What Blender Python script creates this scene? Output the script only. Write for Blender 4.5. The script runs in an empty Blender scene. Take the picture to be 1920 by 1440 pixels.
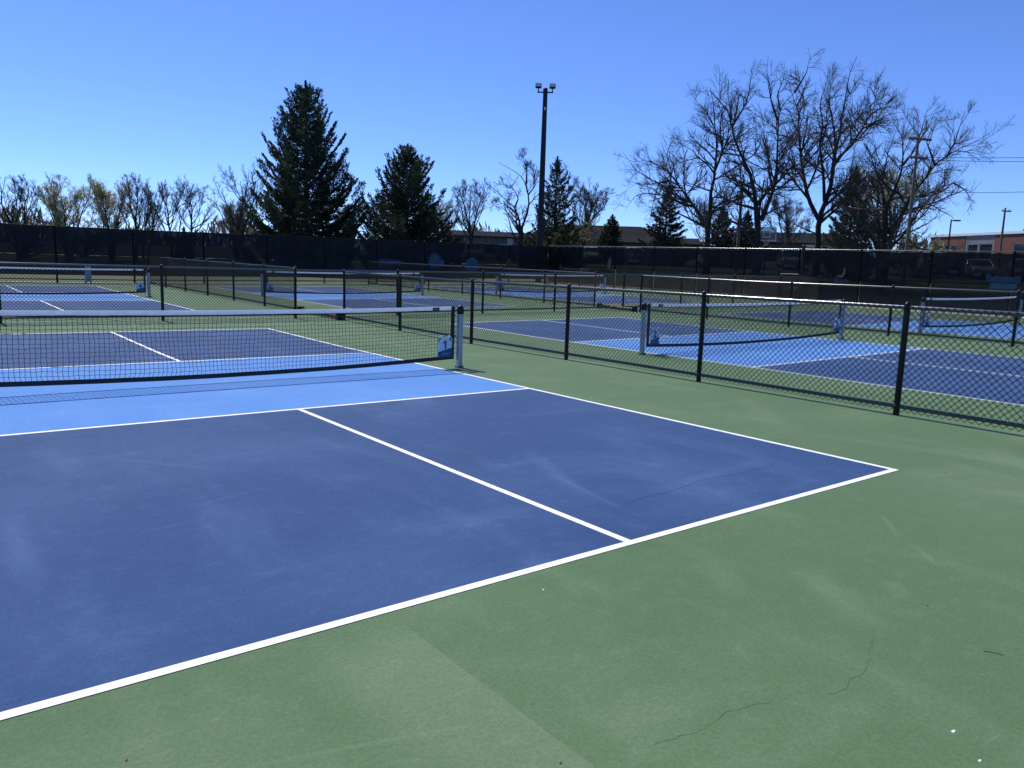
import bpy, math, random
import numpy as np
from mathutils import Matrix, Vector

R = math.radians
random.seed(7)
RNG = np.random.default_rng(11)
SC = bpy.context.scene

# ------------------------------------------------------------------ camera
cam_d = bpy.data.cameras.new('camera')
cam = bpy.data.objects.new('camera', cam_d)
SC.collection.objects.link(cam)
SC.camera = cam
CP, CYAW, CROLL, CF = -0.1487, -0.6697, 0.0335, 1453.0
_f = Vector((-math.sin(CYAW)*math.cos(CP), math.cos(CYAW)*math.cos(CP), math.sin(CP)))
_r = Vector((math.cos(CYAW), math.sin(CYAW), 0))
_u = _r.cross(_f)
_r2 = _r*math.cos(CROLL) + _u*math.sin(CROLL)
_u2 = -_r*math.sin(CROLL) + _u*math.cos(CROLL)
M = Matrix((( _r2.x, _u2.x, -_f.x, -6.149), (_r2.y, _u2.y, -_f.y, -2.781), (_r2.z, _u2.z, -_f.z, 1.486), (0, 0, 0, 1)))
cam.matrix_world = M
cam_d.sensor_width = 36.0
cam_d.lens = 36.0*CF/1920.0
cam_d.clip_start = 0.05
cam_d.clip_end = 6000

# ------------------------------------------------------------------ sky, sun, exposure
SUN_EL, SUN_ROT = R(57), R(-2)
W = bpy.data.worlds.new('World')
SC.world = W
W.use_nodes = True
wn = W.node_tree.nodes
wl = W.node_tree.links
sky = wn.new('ShaderNodeTexSky')
sky.sky_type = 'NISHITA'
sky.sun_disc = False
sky.sun_elevation = SUN_EL
sky.sun_rotation = SUN_ROT
sky.altitude = 3000
sky.air_density = 1.0
sky.dust_density = 0.2
sky.ozone_density = 10.0
tint = wn.new('ShaderNodeMix'); tint.data_type = 'RGBA'; tint.blend_type = 'MULTIPLY'
tint.inputs[0].default_value = 1.0
tint.inputs[7].default_value = (.92, .925, 1.12, 1)   # the camera's cool white balance on the clear sky
wl.new(sky.outputs[0], tint.inputs[6])
wl.new(tint.outputs[2], wn['Background'].inputs[0])
wn['Background'].inputs[1].default_value = 0.15

sun_d = bpy.data.lights.new('sun', 'SUN')
sun_d.energy = 4.2
sun_d.angle = R(0.53)
sun_d.color = (1.0, 0.955, 0.89)
sun = bpy.data.objects.new('sun', sun_d)
SC.collection.objects.link(sun)
sdir = Vector((math.sin(SUN_ROT)*math.cos(SUN_EL), math.cos(SUN_ROT)*math.cos(SUN_EL), math.sin(SUN_EL)))
sun.rotation_euler = sdir.to_track_quat('Z', 'Y').to_euler()
sun.location = (0, 30, 60)

SC.view_settings.view_transform = 'Standard'
SC.view_settings.look = 'None'
SC.view_settings.exposure = 0.14
SC.view_settings.gamma = 1.0
SC.view_settings.use_curve_mapping = False

COL = SC.collection

# ------------------------------------------------------------------ helpers
def gz(x, y):
    """height of the gently graded courts"""
    return 0.0118*min(max(0.0, x-1), 34) + 0.01*min(max(0.0, y-10), 34)

def tz(x, y):
    """height of the land outside: it climbs towards the car park"""
    d = 0.83*x + 0.55*y
    return gz(x, y) + min(max(0.0, (d-46)*0.07), 2.4)

def tag(o, label=None, cat=None, group=None, kind=None):
    if label: o['label'] = label
    if cat: o['category'] = cat
    if group: o['group'] = group
    if kind: o['kind'] = kind
    return o

def empty(name, loc=(0, 0, 0), rz=0.0):
    o = bpy.data.objects.new(name, None)
    o.empty_display_size = 0.2
    o.location = loc
    o.rotation_euler = (0, 0, rz)
    COL.objects.link(o)
    return o

def link(name, me, parent=None, loc=(0, 0, 0), rot=(0, 0, 0)):
    o = bpy.data.objects.new(name, me)
    o.location = loc
    o.rotation_euler = rot
    COL.objects.link(o)
    if parent is not None:
        o.parent = parent
    return o

class MB:
    """collects shapes of one part"""
    def __init__(s):
        s.v = []; s.f = []; s.sm = []
    def add(s, vs, fs, smooth=False):
        b = len(s.v)
        s.v += [tuple(p) for p in vs]
        s.f += [tuple(i+b for i in f) for f in fs]
        s.sm += [smooth]*len(fs)
        return s
    def box(s, x0, x1, y0, y1, z0, z1, bev=0.0):
        if bev <= 0:
            vs = [(x0,y0,z0),(x1,y0,z0),(x1,y1,z0),(x0,y1,z0),(x0,y0,z1),(x1,y0,z1),(x1,y1,z1),(x0,y1,z1)]
            return s.add(vs, [(0,3,2,1),(4,5,6,7),(0,1,5,4),(1,2,6,5),(2,3,7,6),(3,0,4,7)])
        b = bev
        def ring(z, k):
            return [(x0+b-k, y0-k+k, z)]*0 + [(x0+b,y0+k,z),(x1-b,y0+k,z),(x1-k,y0+b,z),(x1-k,y1-b,z),(x1-b,y1-k,z),(x0+b,y1-k,z),(x0+k,y1-b,z),(x0+k,y0+b,z)]
        vs = ring(z0, b*.6) + ring(z0+b, 0) + ring(z1-b, 0) + ring(z1, b*.6)
        fs = []
        for r in range(3):
            for i in range(8):
                j = (i+1) % 8
                fs.append((r*8+i, r*8+j, (r+1)*8+j, (r+1)*8+i))
        fs.append(tuple(range(7, -1, -1)))
        fs.append(tuple(range(24, 32)))
        return s.add(vs, fs)
    def tube(s, pts, rad, k=10, caps=True, smooth=True):
        pts = [Vector(p) for p in pts]
        n = len(pts)
        rr = rad if isinstance(rad, (list, tuple)) else [rad]*n
        t0 = (pts[1]-pts[0]).normalized()
        ref = Vector((0, 0, 1)) if abs(t0.z) < .9 else Vector((1, 0, 0))
        vs = []
        for i in range(n):
            t = (pts[min(i+1, n-1)]-pts[max(i-1, 0)]).normalized()
            a = t.cross(ref)
            a = a.normalized() if a.length > 1e-6 else Vector((1, 0, 0))
            b = a.cross(t).normalized()
            for j in range(k):
                th = 2*math.pi*j/k
                vs.append(pts[i] + (a*math.cos(th) + b*math.sin(th))*rr[i])
        fs = []
        for i in range(n-1):
            for j in range(k):
                j2 = (j+1) % k
                fs.append((i*k+j, i*k+j2, (i+1)*k+j2, (i+1)*k+j))
        s.add(vs, fs, smooth)
        if caps:
            s.add(vs[:k], [tuple(range(k-1, -1, -1))])
            s.add(vs[-k:], [tuple(range(k))])
        return s
    def lathe(s, prof, k=16, c=(0, 0, 0), smooth=True):
        vs = []
        for r, z in prof:
            for j in range(k):
                th = 2*math.pi*j/k
                vs.append((c[0]+r*math.cos(th), c[1]+r*math.sin(th), c[2]+z))
        fs = []
        for i in range(len(prof)-1):
            for j in range(k):
                j2 = (j+1) % k
                fs.append((i*k+j, i*k+j2, (i+1)*k+j2, (i+1)*k+j))
        fs.append(tuple(range((len(prof)-1)*k, len(prof)*k)))
        fs.append(tuple(range(k-1, -1, -1)))
        return s.add(vs, fs, smooth)
    def prism(s, poly, y0, y1):
        """polygon in xz, pushed from y0 to y1"""
        n = len(poly)
        vs = [(x, y0, z) for x, z in poly] + [(x, y1, z) for x, z in poly]
        fs = [tuple(range(n)), tuple(range(2*n-1, n-1, -1))]
        for i in range(n):
            j = (i+1) % n
            fs.append((j, i, n+i, n+j))
        return s.add(vs, fs)
    def mesh(s, name, mat=None):
        me = bpy.data.meshes.new(name)
        me.from_pydata(s.v, [], s.f)
        me.polygons.foreach_set('use_smooth', s.sm)
        if mat: me.materials.append(mat)
        me.update()
        return me
    def build(s, name, mat, parent=None, loc=(0, 0, 0), rot=(0, 0, 0)):
        return link(name, s.mesh(name, mat), parent, loc, rot)

def np_mesh(name, V, F, mat, smooth=False):
    """V (n,3) floats, F (m,k) ints, all faces k-sided"""
    me = bpy.data.meshes.new(name)
    n, (m, k) = len(V), F.shape
    me.vertices.add(n)
    me.vertices.foreach_set('co', np.ascontiguousarray(V, dtype=np.float32).ravel())
    me.loops.add(m*k)
    me.loops.foreach_set('vertex_index', np.ascontiguousarray(F, dtype=np.int32).ravel())
    me.polygons.add(m)
    me.polygons.foreach_set('loop_start', np.arange(0, m*k, k, dtype=np.int32))
    me.polygons.foreach_set('use_smooth', np.full(m, smooth, dtype=bool))
    me.materials.append(mat)
    me.update(calc_edges=True)
    return me

# ------------------------------------------------------------------ materials
def nmat(name):
    m = bpy.data.materials.new(name)
    m.use_nodes = True
    nt = m.node_tree
    return m, nt, nt.nodes['Principled BSDF']

def lnk(nt, a, b): nt.links.new(a, b)

def tex_noise(nt, coord, scale, detail=4, rough=.55, stretch=None, dim='3D'):
    src = coord
    if stretch:
        mp = nt.nodes.new('ShaderNodeMapping')
        mp.inputs['Scale'].default_value = stretch
        if len(stretch) > 3: pass
        lnk(nt, coord, mp.inputs[0]); src = mp.outputs[0]
    t = nt.nodes.new('ShaderNodeTexNoise')
    t.inputs['Scale'].default_value = scale
    t.inputs['Detail'].default_value = detail
    t.inputs['Roughness'].default_value = rough
    lnk(nt, src, t.inputs['Vector'])
    return t.outputs[0]

def mth(nt, op, a, b=None, c=None, clamp=False):
    n = nt.nodes.new('ShaderNodeMath'); n.operation = op; n.use_clamp = clamp
    for i, v in enumerate((a, b, c)):
        if v is None: continue
        if isinstance(v, (int, float)): n.inputs[i].default_value = v
        else: lnk(nt, v, n.inputs[i])
    return n.outputs[0]

def mrange(nt, v, a, b, c=0.0, d=1.0, smooth=True):
    n = nt.nodes.new('ShaderNodeMapRange')
    n.interpolation_type = 'SMOOTHSTEP' if smooth else 'LINEAR'
    lnk(nt, v, n.inputs[0])
    for i, q in enumerate((a, b, c, d)): n.inputs[1+i].default_value = q
    return n.outputs[0]

def mixc(nt, fac, a, b, mode='MIX'):
    n = nt.nodes.new('ShaderNodeMix'); n.data_type = 'RGBA'; n.blend_type = mode
    if isinstance(fac, (int, float)): n.inputs[0].default_value = fac
    else: lnk(nt, fac, n.inputs[0])
    for i, v in ((6, a), (7, b)):
        if isinstance(v, tuple): n.inputs[i].default_value = (*v[:3], 1)
        else: lnk(nt, v, n.inputs[i])
    return n.outputs[2]

def coords(nt, which='Object'):
    return nt.nodes.new('ShaderNodeTexCoord').outputs[which]

def bump(nt, bsdf, h, strength=.3, dist=.01):
    b = nt.nodes.new('ShaderNodeBump')
    b.inputs['Strength'].default_value = strength
    b.inputs['Distance'].default_value = dist
    lnk(nt, h, b.inputs['Height'])
    lnk(nt, b.outputs[0], bsdf.inputs['Normal'])

def simple(name, col, rough=.6, metal=0.0, var=.12, scale=8.0, spec=.5, bmp=0.0, coat=0.0):
    m, nt, b = nmat(name)
    c = coords(nt)
    n = tex_noise(nt, c, scale, 5)
    f = mrange(nt, n, .3, .7)
    lo = tuple(x*(1-var) for x in col); hi = tuple(min(1, x*(1+var)) for x in col)
    lnk(nt, mixc(nt, f, lo, hi), b.inputs['Base Color'])
    b.inputs['Roughness'].default_value = rough
    b.inputs['Metallic'].default_value = metal
    b.inputs['Specular IOR Level'].default_value = spec
    b.inputs['Coat Weight'].default_value = coat
    if bmp: bump(nt, b, tex_noise(nt, c, scale*6, 4), bmp, .01)
    return m

def acrylic(name, col, worn, rough, patches=(), lines=()):
    """sand-filled acrylic court paint: grain, squeegee sweeps, scuffs, faint stains"""
    m, nt, b = nmat(name)
    c = coords(nt)
    big = tex_noise(nt, c, .55, 3)
    sweep = tex_noise(nt, c, 1.3, 5, .6, (1.0, .28, 1.0))
    sweep2 = tex_noise(nt, c, 2.1, 4, .6, (.3, 1.0, 1.0))
    grain = tex_noise(nt, c, 190, 2, .7)
    grain2 = tex_noise(nt, c, 55, 3, .6)
    f = mth(nt, 'MULTIPLY', mrange(nt, big, .42, .72), .30)
    f = mth(nt, 'ADD', f, mth(nt, 'MULTIPLY', mrange(nt, sweep, .50, .74), .40))
    f = mth(nt, 'ADD', f, mth(nt, 'MULTIPLY', mrange(nt, sweep2, .53, .76), .32))
    sep = nt.nodes.new('ShaderNodeSeparateXYZ'); lnk(nt, c, sep.inputs[0])
    X, Y = sep.outputs[0], sep.outputs[1]
    wob = mth(nt, 'MULTIPLY', mth(nt, 'SUBTRACT', tex_noise(nt, c, 2.2, 3), .5), .25)
    for (x0, x1, y0, y1, e0, e1, amt) in patches:      # worn rectangles: hard edge e1 on the right, soft elsewhere
        xw = mth(nt, 'ADD', X, mth(nt, 'MULTIPLY', wob, .12))
        p = mth(nt, 'MULTIPLY', mrange(nt, xw, x0, x0+e0), mrange(nt, xw, x1-e1, x1, 1, 0))
        yw = mth(nt, 'ADD', Y, wob)
        p = mth(nt, 'MULTIPLY', p, mth(nt, 'MULTIPLY', mrange(nt, yw, y0, y0+.35), mrange(nt, yw, y1-.35, y1, 1, 0)))
        f = mth(nt, 'ADD', f, mth(nt, 'MULTIPLY', p, amt))
    for (ax, ay, bx, by, w, amt) in lines:             # pale drag marks along a segment
        L = math.hypot(bx-ax, by-ay); dx, dy = (bx-ax)/L, (by-ay)/L
        u = mth(nt, 'ADD', mth(nt, 'MULTIPLY', mth(nt, 'SUBTRACT', X, ax), dx), mth(nt, 'MULTIPLY', mth(nt, 'SUBTRACT', Y, ay), dy))
        v = mth(nt, 'SUBTRACT', mth(nt, 'MULTIPLY', mth(nt, 'SUBTRACT', X, ax), -dy), mth(nt, 'MULTIPLY', mth(nt, 'SUBTRACT', Y, ay), -dx))
        v = mth(nt, 'ABSOLUTE', mth(nt, 'ADD', v, mth(nt, 'MULTIPLY', wob, w*2.2)))
        p = mth(nt, 'MULTIPLY', mrange(nt, v, 0, w, 1, 0), mth(nt, 'MULTIPLY', mrange(nt, u, 0, L*.35), mrange(nt, u, L*.6, L, 1, 0)))
        f = mth(nt, 'ADD', f, mth(nt, 'MULTIPLY', p, amt*.72))
    scuff = mrange(nt, tex_noise(nt, c, 5.5, 3, .5, (.45, 2.2, 1)), .70, .80)
    f = mth(nt, 'ADD', f, mth(nt, 'MULTIPLY', scuff, .35))
    dash = mrange(nt, tex_noise(nt, c, 17, 2, .5, (.35, 1.5, 1)), .735, .79)
    f = mth(nt, 'ADD', f, mth(nt, 'MULTIPLY', dash, .45))
    grit = mrange(nt, tex_noise(nt, c, 75, 2, .6), .66, .74)
    mott = tex_noise(nt, c, 9, 5, .7)
    f = mth(nt, 'ADD', f, mth(nt, 'MULTIPLY', mrange(nt, mott, .45, .75), .22), clamp=True)
    base = mixc(nt, f, col, worn)
    dark = mrange(nt, tex_noise(nt, c, .8, 4), .56, .74)
    base = mixc(nt, mth(nt, 'MULTIPLY', dark, .38), base, tuple(x*.72 for x in col))
    base = mixc(nt, mth(nt, 'MULTIPLY', grit, .35), base, tuple(x*.45 for x in col))
    stain = mrange(nt, tex_noise(nt, c, 3.3, 3, .5), .75, .80)
    base = mixc(nt, mth(nt, 'MULTIPLY', stain, .35), base, (.16, .12, .085))
    g = mth(nt, 'ADD', mth(nt, 'MULTIPLY', grain, .6), mth(nt, 'MULTIPLY', grain2, .4))
    gm = mrange(nt, g, .32, .68, .70, 1.30, False)
    mul = nt.nodes.new('ShaderNodeVectorMath'); mul.operation = 'SCALE'
    lnk(nt, base, mul.inputs[0]); lnk(nt, gm, mul.inputs[3])
    lnk(nt, mul.outputs[0], b.inputs['Base Color'])
    b.inputs['Roughness'].default_value = rough
    b.inputs['Specular IOR Level'].default_value = .5
    b.inputs['Sheen Weight'].default_value = .16
    b.inputs['Sheen Tint'].default_value = (1.0, .92, .72, 1)
    b.inputs['Sheen Roughness'].default_value = .16
    bump(nt, b, g, .5, .004)
    return m

M = {}
_marks_g = [(-1.24, -.47, -1.66, -.80, .035, .5), (-1.66, -.86, -1.95, -1.16, .03, .45), (-2.5, -.6, -3.0, -1.45, .16, .4), (-2.85, -.3, -3.2, -.85, .13, .35),
            (-2.3, -1.05, -2.55, -1.25, .08, .3), (2.0, 3.0, .5, 1.2, .22, .3), (1.9, 6.4, .6, 5.4, .2, .3), (-4.55, -.95, -5.6, -.62, .02, .35), (1.2, -.6, .6, 1.4, .2, .25)]
_marks_b = [(-2.1, 2.2, -2.78, .5, .13, .45), (-2.45, 1.5, -2.7, .2, .05, .4), (-5.76, 2.5, -5.75, .9, .12, .5), (-5.2, 3.6, -4.2, 2.4, .05, .3), (-4.9, 1.9, -4.3, 2.1, .03, .3), (-.4, .8, -2.4, .62, .12, .3)]
M['green'] = acrylic('acrylic_green', (.072, .139, .056), (.150, .218, .116), .9, [(-5.15, -4.58, -1.5, -.02, .3, .012, .42), (-7.5, -5.0, -1.2, -.1, .2, .5, .25)], _marks_g)
M['blue'] = acrylic('acrylic_dark_blue', (.0125, .052, .158), (.060, .118, .255), .9, [], _marks_b)
M['sky_blue'] = acrylic('acrylic_light_blue', (.074, .222, .545), (.140, .305, .62), .9)
M['line'] = simple('line_paint', (.80, .80, .79), .7, var=.08, scale=14, bmp=.15)
M['crack'] = simple('crack_dark', (.066, .126, .052), .9)
M['crack_blue'] = simple('crack_dark_blue', (.012, .047, .144), .9)
M['black_metal'] = simple('black_coated_steel', (.003, .003, .0035), .3, var=.2, scale=20, spec=.3)
M['black_rail'] = simple('black_glossy_rail', (.004, .004, .005), .22, var=.2, scale=20, spec=.5)
M['black_rail'].node_tree.nodes['Principled BSDF'].inputs['IOR'].default_value = 2.3
M['black_matte'] = simple('black_matte_steel', (.0025, .0025, .003), .6, var=.2, scale=20, spec=.08)
M['wire'] = simple('black_coated_wire', (.004, .0045, .005), .4, var=.2, scale=20, spec=.25)
M['galv'] = simple('silver_powder_coat', (.36, .39, .42), .42, .35, var=.08, scale=14)
M['galv_dull'] = simple('weathered_grey_steel', (.17, .19, .19), .55, .3, var=.15, scale=3)
M['cap_black'] = simple('black_plastic', (.006, .006, .008), .35, var=.1, spec=.3)
M['cord'] = simple('black_net_cord', (.006, .006, .008), .85, var=.2)
M['band'] = simple('black_vinyl_band', (.006, .007, .010), .6, var=.2)
M['rust'] = simple('rust_brown_paint', (.18, .055, .030), .6, var=.35, scale=9, bmp=.3)
M['bark'] = simple('bark', (.026, .021, .018), .95, var=.35, scale=5, bmp=.6)
M['bark_pale'] = simple('pale_bark', (.11, .092, .075), .95, var=.3, scale=5)
M['twig'] = simple('twig', (.062, .050, .044), .95, var=.3, scale=2)
M['twig_red'] = simple('twig_reddish', (.085, .058, .045), .95, var=.3, scale=2)
M['twig_pale'] = simple('twig_pale', (.26, .22, .15), .95, var=.25, scale=2)
M['wood_pole'] = simple('weathered_pole', (.13, .105, .085), .9, var=.25, scale=4, bmp=.4)
M['brick'] = None
M['white_paint'] = simple('white_paint', (.78, .78, .77), .5, var=.05)
M['red_paint'] = simple('red_paint', (.42, .035, .025), .5)
M['concrete'] = simple('concrete', (.36, .34, .31), .9, var=.15, scale=3, bmp=.2)

def leafy(name, col, col2, transl=.25):
    m, nt, b = nmat(name)
    c = coords(nt)
    f = mrange(nt, tex_noise(nt, c, .9, 3), .35, .65)
    col_o = mixc(nt, f, col, col2)
    lnk(nt, col_o, b.inputs['Base Color'])
    b.inputs['Roughness'].default_value = .65
    b.inputs['Specular IOR Level'].default_value = .25
    tr = nt.nodes.new('ShaderNodeBsdfTranslucent')
    lnk(nt, col_o, tr.inputs[0])
    mx = nt.nodes.new('ShaderNodeMixShader'); mx.inputs[0].default_value = transl
    lnk(nt, b.outputs[0], mx.inputs[1]); lnk(nt, tr.outputs[0], mx.inputs[2])
    lnk(nt, mx.outputs[0], nt.nodes['Material Output'].inputs[0])
    return m
M['needle'] = leafy('spruce_needles', (.024, .042, .026), (.050, .068, .034), .2)
M['needle_blue'] = leafy('blue_spruce_needles', (.022, .034, .030), (.040, .052, .042), .12)
M['bud'] = leafy('spring_buds', (.46, .49, .17), (.52, .50, .25), .55)
M['brush'] = leafy('brown_brush', (.20, .16, .09), (.22, .21, .09), .4)
M['shrub'] = leafy('olive_shrub', (.055, .060, .020), (.10, .085, .030), .3)

def grass_mat():
    m, nt, b = nmat('spring_grass')
    c = coords(nt)
    a = tex_noise(nt, c, .18, 5); d = tex_noise(nt, c, 7, 4)
    col = mixc(nt, mrange(nt, a, .35, .65), (.065, .105, .028), (.12, .135, .045))
    col = mixc(nt, mth(nt, 'MULTIPLY', mrange(nt, d, .3, .7), .5), col, (.045, .075, .02))
    lnk(nt, col, b.inputs['Base Color'])
    b.inputs['Roughness'].default_value = .9
    bump(nt, b, d, .6, .05)
    return m
M['grass'] = grass_mat()

def asphalt_mat():
    m, nt, b = nmat('asphalt')
    c = coords(nt)
    a = tex_noise(nt, c, .3, 4); d = tex_noise(nt, c, 60, 3)
    col = mixc(nt, mrange(nt, a, .3, .7), (.055, .055, .058), (.085, .083, .08))
    col = mixc(nt, mth(nt, 'MULTIPLY', d, .4), col, (.03, .03, .03))
    lnk(nt, col, b.inputs['Base Color']); b.inputs['Roughness'].default_value = .85
    bump(nt, b, d, .3, .01)
    return m
M['asphalt'] = asphalt_mat()

def brick_mat():
    m, nt, b = nmat('brick_wall')
    c = coords(nt)
    mp = nt.nodes.new('ShaderNodeMapping'); mp.inputs['Rotation'].default_value = (R(90), 0, 0)
    lnk(nt, c, mp.inputs[0])
    t = nt.nodes.new('ShaderNodeTexBrick')
    t.inputs['Color1'].default_value = (.150, .055, .042, 1); t.inputs['Color2'].default_value = (.185, .070, .052, 1)
    t.inputs['Mortar'].default_value = (.25, .20, .17, 1); t.inputs['Scale'].default_value = 4
    t.inputs['Mortar Size'].default_value = .02
    lnk(nt, mp.outputs[0], t.inputs[0])
    lnk(nt, t.outputs[0], b.inputs['Base Color']); b.inputs['Roughness'].default_value = .9; b.inputs['Specular IOR Level'].default_value = .1
    return m
M['brick'] = brick_mat()

def tape_mat():
    m, nt, b = nmat('white_vinyl_tape')
    b.inputs['Base Color'].default_value = (.74, .76, .78, 1)
    b.inputs['Roughness'].default_value = .45
    c = coords(nt)
    n = tex_noise(nt, c, 12, 4)
    col = mixc(nt, mrange(nt, n, .3, .7), (.70, .73, .76), (.79, .80, .80))
    lnk(nt, col, b.inputs['Base Color'])
    tr = nt.nodes.new('ShaderNodeBsdfTranslucent'); lnk(nt, col, tr.inputs[0])
    mx = nt.nodes.new('ShaderNodeMixShader'); mx.inputs[0].default_value = .5
    lnk(nt, b.outputs[0], mx.inputs[1]); lnk(nt, tr.outputs[0], mx.inputs[2])
    lnk(nt, mx.outputs[0], nt.nodes['Material Output'].inputs[0])
    return m
M['tape'] = tape_mat()

def screen_mat(name, see, col, rough, spec=.12):
    """woven windscreen: open weave lets part of the light straight through"""
    m, nt, b = nmat(name)
    c = coords(nt)
    n = tex_noise(nt, c, 1.1, 4)
    lnk(nt, mixc(nt, mrange(nt, n, .3, .7), col, tuple(x*1.8 for x in col)), b.inputs['Base Color'])
    b.inputs['Roughness'].default_value = rough
    b.inputs['Specular IOR Level'].default_value = spec
    tp = nt.nodes.new('ShaderNodeBsdfTransparent'); tp.inputs[0].default_value = (.92, .96, 1.0, 1)
    mx = nt.nodes.new('ShaderNodeMixShader')
    lnk(nt, mrange(nt, n, .2, .8, 1-see*1.25, 1-see*.75), mx.inputs[0])
    lnk(nt, tp.outputs[0], mx.inputs[1]); lnk(nt, b.outputs[0], mx.inputs[2])
    lnk(nt, mx.outputs[0], nt.nodes['Material Output'].inputs[0])
    return m
M['screen'] = screen_mat('dark_windscreen', .017, (.0095, .0105, .0140), .7)
M['screen_low'] = screen_mat('dark_windscreen_lower', .026, (.0115, .0125, .0145), .7)
M['screen_east'] = screen_mat('glossy_dark_windscreen', .05, (.0050, .0060, .0070), .40, .10)
M['screen_grey'] = screen_mat('grey_mesh_screen', .05, (.017, .017, .018), .8)

def print_mat(name, col, alpha=1.0):
    m, nt, b = nmat(name)
    c = coords(nt)
    n = tex_noise(nt, c, 9, 3)
    co = mixc(nt, mrange(nt, n, .3, .7), tuple(x*.85 for x in col), col)
    lnk(nt, co, b.inputs['Base Color'])
    b.inputs['Roughness'].default_value = .6
    if alpha < 1:
        tp = nt.nodes.new('ShaderNodeBsdfTransparent')
        mx = nt.nodes.new('ShaderNodeMixShader'); mx.inputs[0].default_value = alpha
        lnk(nt, tp.outputs[0], mx.inputs[1]); lnk(nt, b.outputs[0], mx.inputs[2])
        lnk(nt, mx.outputs[0], nt.nodes['Material Output'].inputs[0])
    return m
M['p_blue'] = print_mat('print_blue', (.012, .052, .13), .5)
M['p_sky'] = print_mat('print_sky_blue', (.035, .12, .20), .5)
M['p_pale'] = print_mat('print_pale', (.09, .15, .19), .42)
M['p_green'] = print_mat('print_green', (.09, .14, .06), .5)
M['p_olive'] = print_mat('print_olive', (.075, .08, .025), .5)
M['p_tan'] = print_mat('print_tan', (.22, .14, .07), .5)
M['p_grey'] = print_mat('print_grey', (.16, .17, .18), .5)
M['p_red'] = print_mat('print_red', (.15, .04, .03), .55)
M['sign_white'] = print_mat('sign_white', (.62, .70, .80))
M['sign_blue'] = print_mat('sign_navy', (.018, .075, .23))
M['sign_green'] = print_mat('sign_teal', (.10, .28, .27))
M['sign_text'] = print_mat('sign_text', (.22, .34, .55))
M['glass'] = simple('window_glass', (.02, .03, .04), .08, var=.1, spec=.8)
M['siding'] = simple('grey_siding', (.09, .09, .105), .8, var=.08, scale=2)
M['roof_dark'] = simple('dark_roof', (.017, .018, .021), .9, var=.15, scale=2, spec=.05)
M['roof_grey'] = simple('grey_shingle_roof', (.018, .018, .019), .9, var=.2, scale=1.5, spec=.05)
M['panel_grey'] = simple('grey_metal_panel', (.20, .19, .185), .6, var=.06, scale=1)
M['lens'] = simple('lamp_lens', (.52, .53, .50), .25, var=.1)
M['rubber'] = simple('tyre_rubber', (.012, .012, .012), .85)
M['rim'] = simple('alloy_rim', (.4, .4, .42), .35, .7)
def car_paint(n, col): return simple('car_paint_'+n, col, .28, .0, var=.03, scale=2, coat=.7)
M['car_white'] = car_paint('white', (.74, .75, .76)); M['car_silver'] = car_paint('silver', (.38, .40, .42))
M['car_black'] = car_paint('black', (.012, .013, .016)); M['car_red'] = car_paint('red', (.20, .02, .02)); M['car_blue'] = car_paint('blue', (.03, .06, .16)); M['car_grey'] = car_paint('grey', (.10, .105, .11))
M['car_lamp'] = simple('car_lamp', (.7, .7, .68), .15)

# ------------------------------------------------------------------ the land
def build_land():
    xs = sorted(set([-1500, -600, -250, -120] + list(np.arange(-60, 1, 6)) + [1] + list(np.arange(4, 35, 4)) + [35] + list(np.arange(38, 161, 3)) + [250, 600, 1500]))
    ys = sorted(set([-1500, -600, -200, -80, -40, -20, 0, 10] + list(np.arange(13, 44, 4)) + [44] + list(np.arange(47, 161, 3)) + [250, 600, 1500]))
    g, lot = MB(), MB()
    def lotcell(x, y):
        return 47 < 0.83*x+0.55*y < 90 and x > 29 and -20 < (0.55*x-0.83*y) < 60 and 0.83*x+0.55*y > 62
    gi, li = {}, {}
    for i in range(len(xs)-1):
        for j in range(len(ys)-1):
            cx, cy = (xs[i]+xs[i+1])/2, (ys[j]+ys[j+1])/2
            b, d = (lot, li) if lotcell(cx, cy) else (g, gi)
            f = []
            for (a, c) in ((i, j), (i+1, j), (i+1, j+1), (i, j+1)):
                if (a, c) not in d:
                    d[(a, c)] = len(b.v); b.v.append((xs[a], ys[c], tz(xs[a], ys[c])-.03))
                f.append(d[(a, c)])
            b.f.append(tuple(f)); b.sm.append(False)
    tag(g.build('ground', M['grass']), kind='structure')
    tag(lot.build('parking_lot', M['asphalt']), kind='structure')
build_land()

def sheet(mb, x0, x1, y0, y1, dz):
    """flat strip laid on the graded courts, split where the grade changes"""
    xs = [x0] + [c for c in (1.0, 35.0) if x0 < c < x1] + [x1]
    ys = [y0] + [c for c in (10.0, 44.0) if y0 < c < y1] + [y1]
    for i in range(len(xs)-1):
        for j in range(len(ys)-1):
            q = [(xs[i], ys[j]), (xs[i+1], ys[j]), (xs[i+1], ys[j+1]), (xs[i], ys[j+1])]
            mb.add([(x, y, gz(x, y)+dz) for x, y in q], [(0, 1, 2, 3)])
    return mb

pad = sheet(MB(), -16, 25.6, -9, 33.6, 0.0).build('court_pavement', M['green'])
tag(pad, kind='structure')
apron = MB(); sheet(apron, -16, 27.2, 33.61, 35.6, -.012); sheet(apron, 25.61, 27.2, -9, 33.6, -.012)
tag(apron.build('concrete_apron', M['concrete']), kind='structure')

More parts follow.
